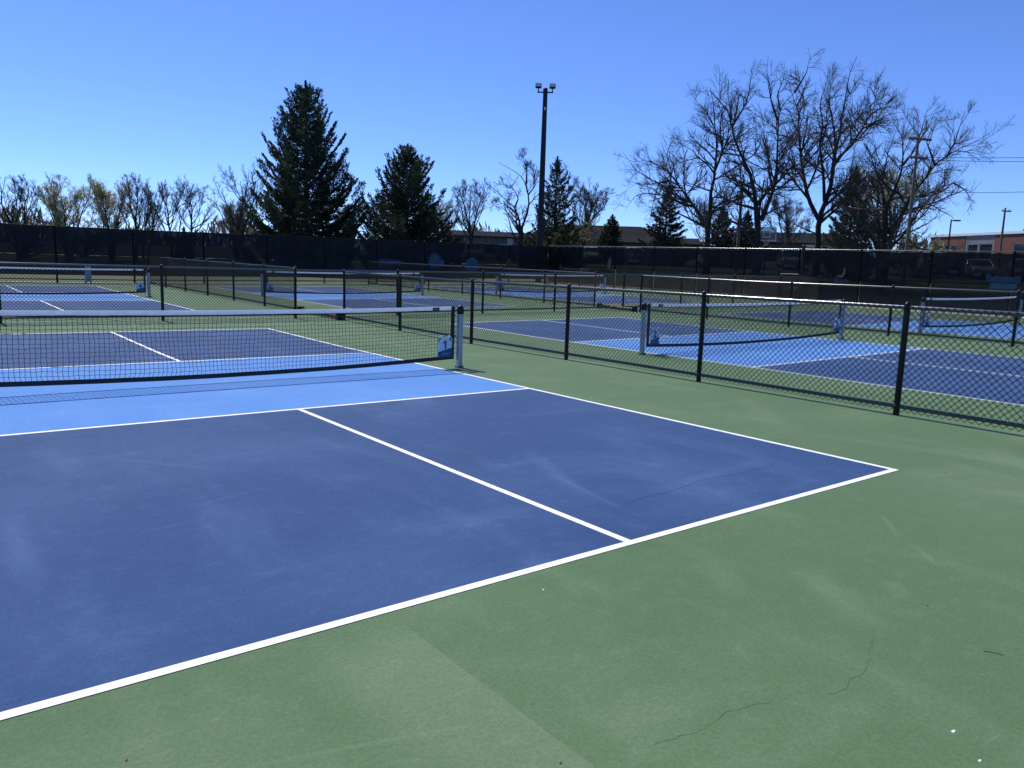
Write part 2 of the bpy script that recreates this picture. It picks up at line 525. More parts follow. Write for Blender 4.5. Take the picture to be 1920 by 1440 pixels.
FT = 0.3048
COURTS = [(-20*FT, 0.0, 1), (4.46, -.1, 2), (15.2, -.05, 3), (-20*FT+.02, 18.15, 4), (4.39, 18.1, 5), (14.9, 18.1, 6)]
LW = .052
def paint_court(X0, Y0):
    X1, Y1 = X0+20*FT, Y0+44*FT
    k0, k1 = Y0+15*FT, Y0+29*FT
    xc = X0+10*FT
    for a, b in ((Y0+LW, k0), (k1, Y1-LW)):
        sheet(MB(), X0+LW, X1-LW, a, b, .0015).build('dark_blue_service_area', M['blue'], pad)
    sheet(MB(), X0+LW, X1-LW, k0+LW, k1-LW, .0015).build('light_blue_kitchen', M['sky_blue'], pad)
    for (x0, x1, y0, y1) in ((X0, X1, Y0, Y0+LW), (X0, X1, Y1-LW, Y1), (X0, X0+LW, Y0+LW, Y1-LW), (X1-LW, X1, Y0+LW, Y1-LW),
                             (X0+LW, X1-LW, k0, k0+LW), (X0+LW, X1-LW, k1-LW, k1), (xc-LW/2, xc+LW/2, Y0+LW, k0), (xc-LW/2, xc+LW/2, k1, Y1-LW)):
        sheet(MB(), x0, x1, y0, y1, .003).build('white_line', M['line'], pad)
for X0, Y0, _ in COURTS:
    paint_court(X0, Y0)

def crack(pts, w, mat, dz):
    """jagged hairline crack as a thin ribbon on the paint"""
    rnd = random.Random(len(pts)*7+int(w*1e5))
    P = []
    for (a, b), (c, d) in zip(pts, pts[1:]):
        n = max(2, int(math.hypot(c-a, d-b)/.03))
        for i in range(n):
            t = i/n
            P.append((a+(c-a)*t+rnd.uniform(-.007, .007), b+(d-b)*t+rnd.uniform(-.007, .007)))
    P.append(pts[-1])
    mb = MB(); n = len(P); vs = []
    for i, (x, y) in enumerate(P):
        a, b = P[max(0, i-1)], P[min(n-1, i+1)]
        L = math.hypot(b[0]-a[0], b[1]-a[1]) or 1
        ww = w*(.35+.65*rnd.random())*(1 if 2 < i < n-3 else .3)
        nx, ny = -(b[1]-a[1])/L*ww/2, (b[0]-a[0])/L*ww/2
        z = gz(x, y)+dz
        vs += [(x+nx, y+ny, z), (x-nx, y-ny, z)]
    mb.add(vs, [(2*i, 2*i+1, 2*i+3, 2*i+2) for i in range(n-1)])
    return mb.build('crack', mat, pad)
crack([(-2.93, -1.29), (-3.06, -1.35), (-3.22, -1.42), (-3.32, -1.46), (-3.43, -1.46), (-3.51, -1.48), (-3.61, -1.47), (-3.68, -1.45)], .0032, M['crack'], .001)
crack([(-3.75, -1.39), (-3.84, -1.37), (-3.93, -1.34), (-4.01, -1.32), (-4.08, -1.33), (-4.16, -1.34), (-4.28, -1.32), (-4.43, -1.29)], .0018, M['crack'], .001)
crack([(-2.59, .54), (-2.34, .58), (-2.13, .57), (-1.88, .61), (-1.66, .65), (-1.33, .63), (-1.06, .62), (-.83, .62), (-.54, .73), (-.3, .74)], .006, M['crack_blue'], .0023)
crack([(-2.62, .56), (-2.69, .33), (-2.73, .09)], .005, M['crack_blue'], .0023)

# ------------------------------------------------------------------ low chain-link fences
def bay_mesh_data(L, H, w=.0718, r=.0035):
    """straight runs of the woven wire at 45 degrees, two layers crossing; V tips along the lower edge"""
    S, E = [], []
    k = -int(H/w)-2
    while k*w < L+H+w:
        x0 = k*w
        a, b = max(0, -x0), min(H, L-x0)          # rising right: x = x0+z
        if b > a+.005: S.append((x0+a, .0022, a)); E.append((x0+b, .0022, b))
        a, b = max(0, x0-L), min(H, x0)           # rising left: x = x0-z
        if b > a+.005: S.append((x0-a, -.0022, a)); E.append((x0-b, -.0022, b))
        k += 1
    S, E = np.array(S), np.array(E)
    P = np.stack([S, E], 1)
    return batch_tubes(P, np.full(P.shape[:2], r), 4)

def batch_tubes(P, rad, k=3):
    """P (N,m,3) polylines, rad (N,m) -> verts, quad faces"""
    N, m, _ = P.shape
    T = np.empty_like(P)
    T[:, 1:-1] = P[:, 2:]-P[:, :-2]
    T[:, 0] = P[:, 1]-P[:, 0]; T[:, -1] = P[:, -1]-P[:, -2]
    T /= np.linalg.norm(T, axis=2, keepdims=True)+1e-9
    ref = np.where(np.abs(T[:, :1, 2:3]) < .85, np.array([0, 0, 1.0]), np.array([1.0, 0, 0]))
    ref = np.broadcast_to(ref, T.shape)
    A = np.cross(T, ref); A /= np.linalg.norm(A, axis=2, keepdims=True)+1e-9
    B = np.cross(A, T)
    th = 2*np.pi*np.arange(k)/k
    V = P[:, :, None, :] + rad[:, :, None, None]*(A[:, :, None, :]*np.cos(th)[None, None, :, None] + B[:, :, None, :]*np.sin(th)[None, None, :, None])
    idx = np.arange(N*m*k).reshape(N, m, k)
    a = idx[:, :-1, :]; b = np.roll(idx, -1, 2)[:, :-1, :]
    c = np.roll(idx, -1, 2)[:, 1:, :]; d = idx[:, 1:, :]
    F = np.stack([a, b, c, d], -1).reshape(-1, 4)
    return V.reshape(-1, 3), F

_bay = {}
def bay_mesh(L, H, w=.0718, r=.0035):
    key = (round(L, 2), round(H, 2), round(w, 4), r)
    if key not in _bay:
        V, F = bay_mesh_data(key[0], key[1], w, r)
        _bay[key] = np_mesh('chain_link_mesh', V, F, M['wire'], True)
    return _bay[key]

_post = {}
def post_mesh(H, r):
    key = (round(H, 3), r)
    if key not in _post:
        mb = MB().tube([(0, 0, -.05), (0, 0, H)], r, 14)
        cap = MB().lathe([(r*1.12, H-.02), (r*1.14, H+.012), (r*.95, H+.03), (r*.55, H+.045), (r*.15, H+.05)], 14)
        bandm = MB().lathe([(r*1.02, -.018), (r*1.16, -.016), (r*1.16, .016), (r*1.02, .018)], 14)
        _post[key] = (mb.mesh('post', M['black_metal']), cap.mesh('post_cap', M['black_metal']), bandm.mesh('rail_clamp', M['black_metal']))
    return _post[key]

def low_fence(pts, label, group='low black chain link fences', H=1.20, caps=True, gaps=()):
    """pts: list of post positions (x, y) along the run"""
    b = pts[0]
    root = empty('low_chain_link_fence', (b[0], b[1], gz(*b)))
    tag(root, label, 'fence', group)
    o = Vector(root.location)
    pm, cm, km = post_mesh(H, .033)
    top, bot = MB(), MB()
    for (x, y) in pts:
        loc = Vector((x, y, gz(x, y)))-o
        p = link('post', pm, root, loc)
        link('post_cap', cm, p)
        for zc in (.10, H-.012): link('rail_clamp', km, p, (0, 0, zc))
    def railpts(dz):
        out = []
        for i, (x, y) in enumerate(pts):
            if i and ((pts[i-1][1]-10)*(y-10) < 0):
                t = (10-pts[i-1][1])/(y-pts[i-1][1]); xx = pts[i-1][0]+t*(x-pts[i-1][0])
                out.append(Vector((xx, 10, gz(xx, 10)+dz))-o)
            out.append(Vector((x, y, gz(x, y)+dz))-o)
        return out
    top.tube(railpts(H-.012), .0225, 12).build('top_rail', M['black_rail'], root)
    bot.tube(railpts(.10), .0215, 12).build('bottom_rail', M['black_rail'], root)
    for (x0, y0), (x1, y1) in zip(pts, pts[1:]):
        L = math.hypot(x1-x0, y1-y0)
        z0, z1 = gz(x0, y0), gz(x1, y1)
        ang, sl = math.atan2(y1-y0, x1-x0), math.atan2(z1-z0, L)
        me = bay_mesh(L, 1.16)
        nx, ny = -math.sin(ang)*.026, math.cos(ang)*.026
        c = link('chain_link_mesh', me, root, Vector((x0+nx*SIDE, y0+ny*SIDE, z0+.045))-o, (0, -sl, ang))
    return root
SIDE = 1
low_fence([(2.43, y) for y in (-6.96, -4.24, -1.52, 1.20, 3.92, 6.64, 9.36, 12.08, 14.80)], 'low black chain link fence along the right side of the nearest court')
low_fence([(12.9, y) for y in (-7.2, -4.5, -1.75, 1.0, 3.72, 6.45, 9.2, 11.95, 14.65)], 'second low black chain link fence further right, between the two courts there')
low_fence([(2.35, y) for y in (17.6, 19.9, 22.6, 25.3, 28.0, 30.7, 33.3)], 'low chain link fence running back from the nearer rust brown bar')
low_fence([(12.8, y) for y in (16.7, 19.4, 22.1, 24.8, 27.5, 30.4, 33.3)], 'low chain link fence running back from the farther rust brown bar')
low_fence([(x, 15.72) for x in (-14.0, -10.8, -7.7, -4.6, -1.54, 1.56, 4.45, 7.3, 10.1, 13.2, 16.2, 19.3, 22.4, 25.4)], 'low black chain link fence crossing behind the nearest court from side to side')

def ground_bar(x, y0, y1, label):
    """rust-brown bar closing the foot of the gap between two fence ends"""
    root = empty('ground_bar', (x, y0, gz(x, y0)))
    tag(root, label, 'bar', 'rust brown bars on the ground at the fence gaps')
    dz = gz(x, y1)-gz(x, y0)
    L = y1-y0
    MB().tube([(0, .02, .075), (.02, L*.5, .075+dz*.5), (0, L-.02, .075+dz)], .055, 12).build('pipe', M['rust'], root)
    for yy in (.05, L-.05):
        MB().box(-.085, .085, yy-.07, yy+.07, dz*yy/L, dz*yy/L+.17, .015).build('end_block', M['cap_black'], root)
ground_bar(2.41, 14.95, 17.45, 'rust brown bar on the ground between fence ends, just beyond the nearest net')
ground_bar(12.85, 14.8, 16.55, 'rust brown bar on the ground between fence ends, behind the court to the right')

# ------------------------------------------------------------------ nets
HL = 3.353
def band_z(x): return .085 + .075*(x/3.25)**2
def top_z(x): return .868 + .032*(x/3.25)**2
def ribbon(x0, x1, zf0, zf1, th, n=48):
    mb = MB(); vs = []
    for i in range(n+1):
        x = x0+(x1-x0)*i/n
        a, b = zf0(x), zf1(x)
        wv = .004*math.sin(x*3.1)+.002*math.sin(x*9.7)
        vs += [(x, wv-th/2, a), (x, wv+th/2, a), (x, wv+th/2, b), (x, wv, b+th*.45), (x, wv-th/2, b)]
    fs = []
    for i in range(n):
        for j in range(5):
            k = (j+1) % 5
            fs.append((i*5+j, (i+1)*5+j, (i+1)*5+k, i*5+k))
    mb.add(vs, fs)
    mb.add(vs[:5], [(4, 3, 2, 1, 0)]); mb.add(vs[-5:], [(0, 1, 2, 3, 4)])
    return mb

def net_strings():
    nx, nz = 131, 15
    g = np.zeros((nx, nz, 3))
    for i in range(nx):
        x = -3.2+6.4*i/(nx-1)
        lo, hi = band_z(x)+.02, top_z(x)-.05
        for j in range(nz):
            t = j/(nz-1)
            g[i, j] = (x, 0, lo+(hi-lo)*t)
    jit = RNG.normal(0, .0030, (nx, nz, 3)); jit[:, :, 1] *= 1.5
    low = np.zeros((nx, nz))
    for _ in range(3):
        ph, fx, fz = RNG.uniform(0, 6), RNG.uniform(1, 4), RNG.uniform(2, 6)
        low += .007*np.sin(g[:, :, 0]*fx+ph+g[:, :, 2]*fz)
    jit[:, 0] *= .2; jit[:, -1] *= .2; jit[0] *= .2; jit[-1] *= .2
    g += jit
    g[:, 1:-1, 0] += low[:, 1:-1]
    g[:, :, 1] += .012*np.sin(g[:, :, 0]*2.1)*np.sin(np.linspace(0, np.pi, nz))[None, :]
    r = .0028
    V1, F1 = batch_tubes(g, np.full((nx, nz), r), 3)
    V2, F2 = batch_tubes(g.transpose(1, 0, 2).copy(), np.full((nz, nx), r), 3)
    return np_mesh('net_mesh', np.vstack([V1, V2]), np.vstack([F1, F2+len(V1)]), M['cord'], True)

NET = {}
NET['net_mesh'] = net_strings()
NET['top_tape'] = ribbon(-3.2, 3.2, lambda x: top_z(x)-.052, lambda x: top_z(x), .008).mesh('top_tape', M['tape'])
NET['headband_cord'] = MB().tube([(-HL+.03+(2*HL-.06)*i/40, 0, (top_z(-HL+(2*HL)*i/40)-.059)) for i in range(41)], .0058, 6).mesh('headband_cord', M['cord'])
NET['bottom_band'] = ribbon(-3.2, 3.2, lambda x: band_z(x)-.026, lambda x: band_z(x)+.026, .006).mesh('bottom_band', M['band'])
for s in (-1, 1):
    mb = MB().box(min(s*3.19, s*3.25), max(s*3.19, s*3.25), -.007, .007, band_z(3.2)-.026, top_z(3.2)+.004)
    NET['side%d' % s] = mb.mesh('side_band', M['band'])
    lc = MB()
    for i in range(9):
        z = .2+i*.078
        lc.tube([(s*3.23, -.008, z), (s*3.27, -.02, z+.015), (s*3.325, -.02, z+.02)], .0028, 5)
        lc.tube([(s*3.23, .008, z), (s*3.325, .02, z+.05)], .0028, 5)
    NET['lace%d' % s] = lc.mesh('lacing', M['cap_black'])
pm = MB().box(-.036, .036, -.036, .036, 0, .80, .010)
NET['post'] = pm.mesh('post', M['galv'])
NET['post_cap'] = MB().lathe([(.047, .79), (.052, .81), (.052, .865), (.044, .895), (.026, .915), (.006, .922)], 18).mesh('post_cap', M['cap_black'])
NET['base_flange'] = MB().box(-.05, .05, -.05, .05, 0, .035, .008).mesh('base_flange', M['galv_dull'])
rl = MB().box(-.058, -.0405, -.010, .010, .12, .78, .003)
for z in (.13, .46, .76): rl.box(-.066, -.038, -.014, .014, z-.009, z+.009, .003)
NET['lace_rod_r'] = rl.mesh('lacing_rod', M['galv'])
NET['tape_label'] = MB().box(-.055, .055, -.0075, .0075, -.021, .021, .002).mesh('tape_label', M['cap_black'])
NET['label_bar'] = MB().box(-.045, .045, -.0085, -.0077, -.005, .003).mesh('label_bar', M['sign_text'])

def make_net(X0, Y0, num, label):
    cx, cy = X0+10*FT, Y0+22*FT-.06
    z0, z1 = gz(cx-HL, cy), gz(cx+HL, cy)
    root = empty('pickleball_net', (cx, cy, (z0+z1)/2))
    root.rotation_euler = (0, -math.atan2(z1-z0, 2*HL), 0)
    tag(root, label, 'net', 'pickleball nets')
    link('net_mesh', NET['net_mesh'], root)
    tp = link('top_tape', NET['top_tape'], root)
    link('headband_cord', NET['headband_cord'], root)
    link('bottom_band', NET['bottom_band'], root)
    for s in (-1, 1):
        link('side_band', NET['side%d' % s], root)
        link('lacing', NET['lace%d' % s], root)
        p = link('post', NET['post'], root, (s*HL, 0, 0), (0, 0, 0 if s > 0 else math.pi))
        link('post_cap', NET['post_cap'], p); link('base_flange', NET['base_flange'], p); link('lacing_rod', NET['lace_rod_r'], p)
        lb = link('tape_label', NET['tape_label'], tp, (s*2.93, 0, top_z(2.93)-.028))
        link('label_bar', NET['label_bar'], lb)
    return root

def text_mesh(txt, size, mat, name, extrude=.0006, bold=0.0):
    cu = bpy.data.curves.new(name, 'FONT')
    cu.body = txt; cu.size = size; cu.extrude = extrude; cu.align_x = 'CENTER'; cu.align_y = 'CENTER'
    cu.resolution_u = 3; cu.offset = size*bold
    t = bpy.data.objects.new(name, cu)
    COL.objects.link(t)
    dg = bpy.context.evaluated_depsgraph_get()
    me = bpy.data.meshes.new_from_object(t.evaluated_get(dg))
    bpy.data.objects.remove(t)
    me.materials.clear(); me.materials.append(mat)
    me.name = name
    return me

SW, SH = .235, .305
card = MB().prism([(-SW/2, 0), (SW/2, 0), (SW/2, SH-.035), (SW/2-.03, SH-.005), (.04, SH-.018), (-.04, SH-.018), (-SW/2+.05, SH-.004), (-SW/2, SH-.03)], -.003, .003).mesh('sign_card', M['sign_white'])
low = MB().prism([(-SW/2+.001, .001), (SW/2-.001, .001), (SW/2-.001, .135), (-SW/2+.001, .075)], -.0048, -.0032).mesh('navy_panel', M['sign_blue'])
cor = MB().prism([(-SW/2+.001, SH-.032), (-SW/2+.001, SH-.10), (-SW/2+.055, SH-.02), (-SW/2+.045, SH-.008)], -.0046, -.0032).mesh('teal_corner', M['sign_green'])
cor2 = MB().prism([(SW/2-.05, SH-.05), (SW/2-.02, SH-.075), (SW/2-.012, SH-.045), (SW/2-.03, SH-.02)], -.0046, -.0032).mesh('navy_corner', M['sign_blue'])
tln = MB().box(-.06, .07, -.0062, -.0050, .050, .057).box(-.055, .055, -.0062, -.0050, .030, .037).mesh('text_lines', M['sign_text'])
clip = MB().box(-.012, .012, -.012, .012, -.012, .018, .003).mesh('clip', M['white_paint'])
_dig = {}
def court_sign(net, s, num, label):
    e = Vector(net.location)
    x = s*3.075
    sl = -net.rotation_euler[1]
    loc = e + Vector((x, -.030, .172 + x*math.tan(sl)))
    root = empty('court_number_sign', loc, R(-2*s))
    tag(root, label, 'sign', 'court number signs on the nets')
    link('sign_card', card, root); link('navy_panel', low, root); link('teal_corner', cor, root); link('navy_corner', cor2, root)
    link('text_lines', tln, root)
    if num == 1 and 1 not in _dig:
        _dig[1] = MB().add([(x, y, z) for z in (-.0006, .0006) for x, y in ((-.004, -.062), (.022, -.062), (.022, .062), (.004, .062), (-.034, .036), (-.034, .012), (-.004, .030))], [tuple(range(6, -1, -1)), tuple(range(7, 14))]+[(i, (i+1) % 7, 7+(i+1) % 7, 7+i) for i in range(7)]).mesh('digit', M['sign_blue'])
    if num not in _dig: _dig[num] = text_mesh(str(num), .18, M['sign_blue'], 'digit', bold=.035)
    link('digit', _dig[num], root, (0, -.0040, .178), (R(90), 0, 0))
    for xx in (-.07, .07): link('clip', clip, root, (xx, 0, SH-.01))
    return root

NET_LABEL = {1: 'nearest net, long white taped net across the front blue court at left',
             2: 'net on the court right of the first fence, seen through the chain link',
             3: 'net at the far right edge, beyond the second low fence',
             4: 'net behind at far left, beyond the crossing fence',
             5: 'middle net of the back row, white tape against the dark screen',
             6: 'net at the right end of the back row near the screen corner'}
SIGN_WHERE = {1: 'on the nearest net', 2: 'on the net right of the first fence', 3: 'on the far right net', 4: 'on the far left net of the back row', 5: 'on the middle net of the back row', 6: 'on the right net of the back row'}
for X0, Y0, num in COURTS:
    n = make_net(X0, Y0, num, NET_LABEL[num])
    for s in (-1, 1):
        if s == -1 and num in (1, 4): continue          # outside the picture
        end = 'right' if s > 0 else 'left'
        lab = 'white and navy number 1 sign hanging beside the silver post of the nearest net' if num == 1 else 'small court number sign %s, %s end' % (SIGN_WHERE[num], end)
        court_sign(n, s, num, lab)

# ------------------------------------------------------------------ tall screened fences
def screen_panel(L, z0, z1, amp, seed, mat, scal=0.0, diag=0.0):
    rnd = random.Random(seed)
    nx, nz = 36, 14
    ph = [(rnd.uniform(0, 6), rnd.uniform(1.5, 6), rnd.uniform(-5, 5), rnd.uniform(.3, 1)) for _ in range(5)]
    cx = rnd.uniform(.1, .9)*L
    vs = []
    for i in range(nx+1):
        for j in range(nz+1):
            x = .03+(L-.06)*i/nx; t = j/nz
            ztop = z1-scal*abs(math.sin(x*math.pi/.6))*(.6+.4*math.sin(x*2+seed))
            z = z0+(ztop-z0)*t
            edge = min(1, 4*min(i/nx, 1-i/nx))*min(1, 3*t+.15)
            y = sum(a*math.sin(p+fx*x+fz*z) for p, fx, fz, a in ph)*amp*edge
            if diag:
                y += diag*max(0, math.sin((x-cx)*9+z*7+ph[0][0]))**3*t*edge*math.exp(-((x-cx)/(L*.35))**2)
            vs.append((x, -.035-abs(y)*.3+y*.7, z))
    fs = [(i*(nz+1)+j, (i+1)*(nz+1)+j, (i+1)*(nz+1)+j+1, i*(nz+1)+j+1) for i in range(nx) for j in range(nz)]
    mb = MB().add(vs, fs, True)
    # hem with rope along the top
    mb.tube([(vs[i*(nz+1)+nz][0], vs[i*(nz+1)+nz][1], vs[i*(nz+1)+nz][2]) for i in range(nx+1)], .008, 5, smooth=True)
    return mb.mesh('windscreen', mat)

def tall_fence(name, p0, p1, nb, H, label, east):
    L = math.hypot(p1[0]-p0[0], p1[1]-p0[1])
    ang = math.atan2(p1[1]-p0[1], p1[0]-p0[0])
    z0, z1 = gz(*p0), gz(*p1)
    root = empty(name, (p0[0], p0[1], z0))
    tag(root, label, 'fence', 'tall screened fences round the courts')
    root.rotation_euler = (0, 0, ang)
    bl = L/nb
    def zz(u):
        x, y = p0[0]+(p1[0]-p0[0])*u/L, p0[1]+(p1[1]-p0[1])*u/L
        return gz(x, y)-z0
    pmesh, cmesh, _ = post_mesh(H, .040)
    pmesh = pmesh.copy(); pmesh.materials.clear(); pmesh.materials.append(M['black_matte'])
    for i in range(nb+1):
        p = link('post', pmesh, root, (i*bl, 0, zz(i*bl)))
        link('post_cap', cmesh, p)
    for nm, h, r in (('top_rail', H-.01, .025), ('middle_rail', 1.18, .022), ('bottom_rail', .12, .022)):
        MB().tube([(i*bl, 0, zz(i*bl)+h) for i in range(nb+1)], r, 10).build(nm, M['black_rail' if east and nm == 'top_rail' else 'black_matte'], root)
    for i in range(nb):
        sl = math.atan2(zz((i+1)*bl)-zz(i*bl), bl)
        if east:
            me = screen_panel(bl, 1.08, H-.05, .012, i*17+5, M['screen_east'], .045, .10)
            link('windscreen', me, root, (i*bl, 0, zz(i*bl)), (0, -sl, 0))
            me = screen_panel(bl, .16, 1.07, .010, i*19+77, M['screen_grey'], .0, .0)
            link('lower_screen', me, root, (i*bl, .09, zz(i*bl)), (0, -sl, 0))
            link('chain_link_mesh', bay_mesh(bl, 1.08, .0718, .0032), root, (i*bl, .02, zz(i*bl)+.05), (0, -sl, 0))
        else:
            me = screen_panel(bl, 1.16, H-.03, .012, i*13+2, M['screen'], .012, .02)
            link('windscreen', me, root, (i*bl, 0, zz(i*bl)), (0, -sl, 0))
            me = screen_panel(bl, .30, 1.15, .012, i*13+400, M['screen_low'], .012, .02)
            link('windscreen', me, root, (i*bl, -.012, zz(i*bl)), (0, -sl, 0))
    return root
BACK = tall_fence('tall_screened_fence', (-16.0, 35.2), (26.4, 35.2), 14, 2.33, 'tall dark screened fence across the back, under the big spruces', False)
EAST = tall_fence('tall_screened_fence', (26.5, 35.1), (26.5, -6.0), 14, 2.40, 'tall dark wrinkled screen fence on the right, under the bare trees', True)

def flat_poly(poly, mat, name, parent, loc, rot, y=0.0):
    MB().prism(poly, y-.0015, y+.0015).build(name, mat, parent, loc, rot)
def circ(r, rx=1.0, n=28, a0=0, a1=360): return [(r*rx*math.cos(R(a0+(a1-a0)*i/n)), r*math.sin(R(a0+(a1-a0)*i/n))) for i in range(n + (0 if a1-a0 == 360 else 1))]
# prints on the back screen: positions along X, local x = X+16, the screen face is at local y = -.07
def bl(X, z): return (X+16, -.085, z-gz(-16, 35.2))
flat_poly([(-.72, -.17), (.68, -.17), (.72, .16), (-.66, .19)], M['p_blue'], 'printed_logo', BACK, bl(15.05, 1.55), (0, 0, 0))
for k, (a, w) in enumerate(((-.5, .22), (-.2, .25), (.12, .24), (.42, .2))):
    flat_poly([(a, -.05), (a+w, -.05), (a+w, .06), (a, .06)], M['p_sky'], 'printed_logo', BACK, bl(15.05, 1.56), (0, 0, 0), -.004)
flat_poly(circ(.47), M['p_blue'], 'printed_logo', BACK, bl(17.95, 1.72), (0, 0, 0))
flat_poly(circ(.36)[:], M['p_sky'], 'printed_logo', BACK, bl(17.95, 1.72), (0, 0, 0), -.004)
flat_poly([(-.26, -.12), (-.05, -.22), (.10, -.02), (.24, .10), (0, .22), (-.2, .12)], M['p_green'], 'printed_logo', BACK, bl(17.9, 1.78), (0, 0, 0), -.008)
flat_poly([(-.12, -.30), (.62, -.26), (.60, .10), (.40, .12), (.15, -.06)], M['p_sky'], 'printed_logo', BACK, bl(17.95, 1.70), (0, 0, 0), -.012)
flat_poly(circ(.46, .98), M['p_pale'], 'printed_logo', BACK, bl(20.55, 1.56), (0, 0, 0))
flat_poly(circ(.39, .98), M['p_sky'], 'printed_logo', BACK, bl(20.55, 1.56), (0, 0, 0), -.004)
flat_poly([(-.34, -.03), (.34, -.03), (.34, .04), (-.34, .04)], M['p_blue'], 'printed_logo', BACK, bl(20.55, 1.54), (0, 0, 0), -.008)
flat_poly([(-.38, -.34), (-.28, -.34), (-.20, -.08), (-.05, -.12), (-.02, -.36), (.08, -.36), (.12, -.1), (.26, -.1), (.32, -.34), (.42, -.34), (.30, .02), (.16, .26), (0, .36), (-.14, .24), (-.26, .0)], M['p_olive'], 'printed_logo', BACK, bl(23.3, 1.72), (0, 0, 0))
# prints on the right-hand screen: local x runs towards the viewer, X = 26.5, local x = 35.1 - Y
def el(Y, z): return (35.1-Y, -.095, z-gz(26.5, 35.1))
flat_poly([(0, -.36), (.10, -.20), (.16, .02), (.10, .30), (.05, .38), (-.10, .22), (-.17, 0), (-.13, -.24)], M['p_green'], 'printed_logo', EAST, el(29.6, 1.92), (0, 0, 0))
flat_poly([(-.05, -.04), (.3, -.02), (.34, .06), (.1, .05)], M['p_sky'], 'printed_logo', EAST, el(29.4, 1.52), (0, 0, 0))
flat_poly([(-.14, -.12), (.06, -.16), (.14, .02), (.05, .2), (-.05, .06), (-.12, .22), (-.18, .02)], M['p_red'], 'printed_logo', EAST, el(33.8, 1.62), (0, 0, 0))
rw = random.Random(3)
for k in range(11):
    x = .28+k*.21; h = .075
    flat_poly([(x-.06, -h), (x-.02, -h), (x-.02, -.01), (x+.03, -.01), (x+.03, -h), (x+.07, -h), (x+.07, h*rw.uniform(.6, 1)), (x-.06, h)], M['p_grey'], 'printed_letter', EAST, el(33.8, 1.52), (0, 0, 0))
flat_poly([(-.22, -.10), (-.05, -.22), (.12, -.20), (.20, -.02), (.20, .22), (.12, .22), (.10, .02), (0, -.10)], M['p_tan'], 'printed_logo', EAST, el(15.35, 1.75), (0, 0, 0))
link('printed_word', text_mesh('Bank', .34, M['p_pale'], 'printed_word'), EAST, el(15.3, 1.42), (R(90), 0, 0))
flat_poly([(-.50, -.04), (.62, -.04), (.62, .17), (-.60, .17)], M['p_blue'], 'printed_logo', EAST, el(8.95, 1.60), (0, 0, 0))
link('printed_word', text_mesh('CLEAR', .25, M['p_sky'], 'printed_word'), EAST, (el(8.95, 1.66)[0], -.100, el(8.95, 1.66)[2]), (R(90), 0, 0))
flat_poly([(-.42, -.12), (.52, -.10), (.52, .10), (-.38, .10)], M['p_sky'], 'printed_logo', EAST, el(8.95, 1.42), (0, 0, 0))

# walk gate standing open against the right-hand fence
def walk_gate():
    g0 = (26.25, 17.15)
    root = empty('walk_gate', (g0[0], g0[1], gz(*g0)), R(90))
    tag(root, 'low chain link walk gate with thick hinge post in front of right screen', 'gate')
    MB().tube([(0, 0, -.03), (0, 0, 2.5)], .075, 16).build('hinge_post', M['black_metal'], root)
    MB().lathe([(.085, 2.48), (.088, 2.52), (.06, 2.57), (.015, 2.59)], 16).build('post_cap', M['black_metal'], root)
    MB().tube([(1.22, 0, -.03), (1.22, 0, 1.42)], .06, 16).build('latch_post', M['black_metal'], root)
    MB().tube([(.12, 0, .12), (1.08, 0, .12)], .024, 10).build('bottom_rail', M['black_metal'], root)
    MB().tube([(.12, 0, .62), (1.08, 0, .62)], .022, 10).build('middle_rail', M['black_metal'], root)
    MB().tube([(.12, 0, 1.25), (1.08, 0, 1.25)], .024, 10).build('top_rail', M['black_metal'], root)
    for x in (.12, 1.08): MB().tube([(x, 0, .10), (x, 0, 1.27)], .024, 10).build('stile', M['black_metal'], root)
    for z in (.3, 1.1): MB().box(.06, .13, -.03, .03, z-.04, z+.04, .008).build('hinge', M['black_metal'], root)
    link('chain_link_mesh', bay_mesh(.94, 1.12), root, (.13, .01, .13))
walk_gate()

# pale upright panel at the foot of the back screen
def upright_case():
    X, Y = .22, 34.6
    root = empty('upright_panel', (X, Y, gz(X, Y)))
    tag(root, 'slim pale blue grey upright panel standing before a back fence post', 'panel')
    MB().box(-.12, .12, -.04, .04, .06, .78, .012).build('panel', M['p_case'], root)
    for x in (-.1, .1): MB().box(x-.02, x+.02, -.12, .12, 0, .06, .006).build('foot', M['galv_dull'], root)
M['p_case'] = simple('pale_blue_grey_plastic', (.30, .42, .46), .5)
upright_case()

# ------------------------------------------------------------------ bare trees
def unit(a): return a/(np.linalg.norm(a, axis=-1, keepdims=True)+1e-9)

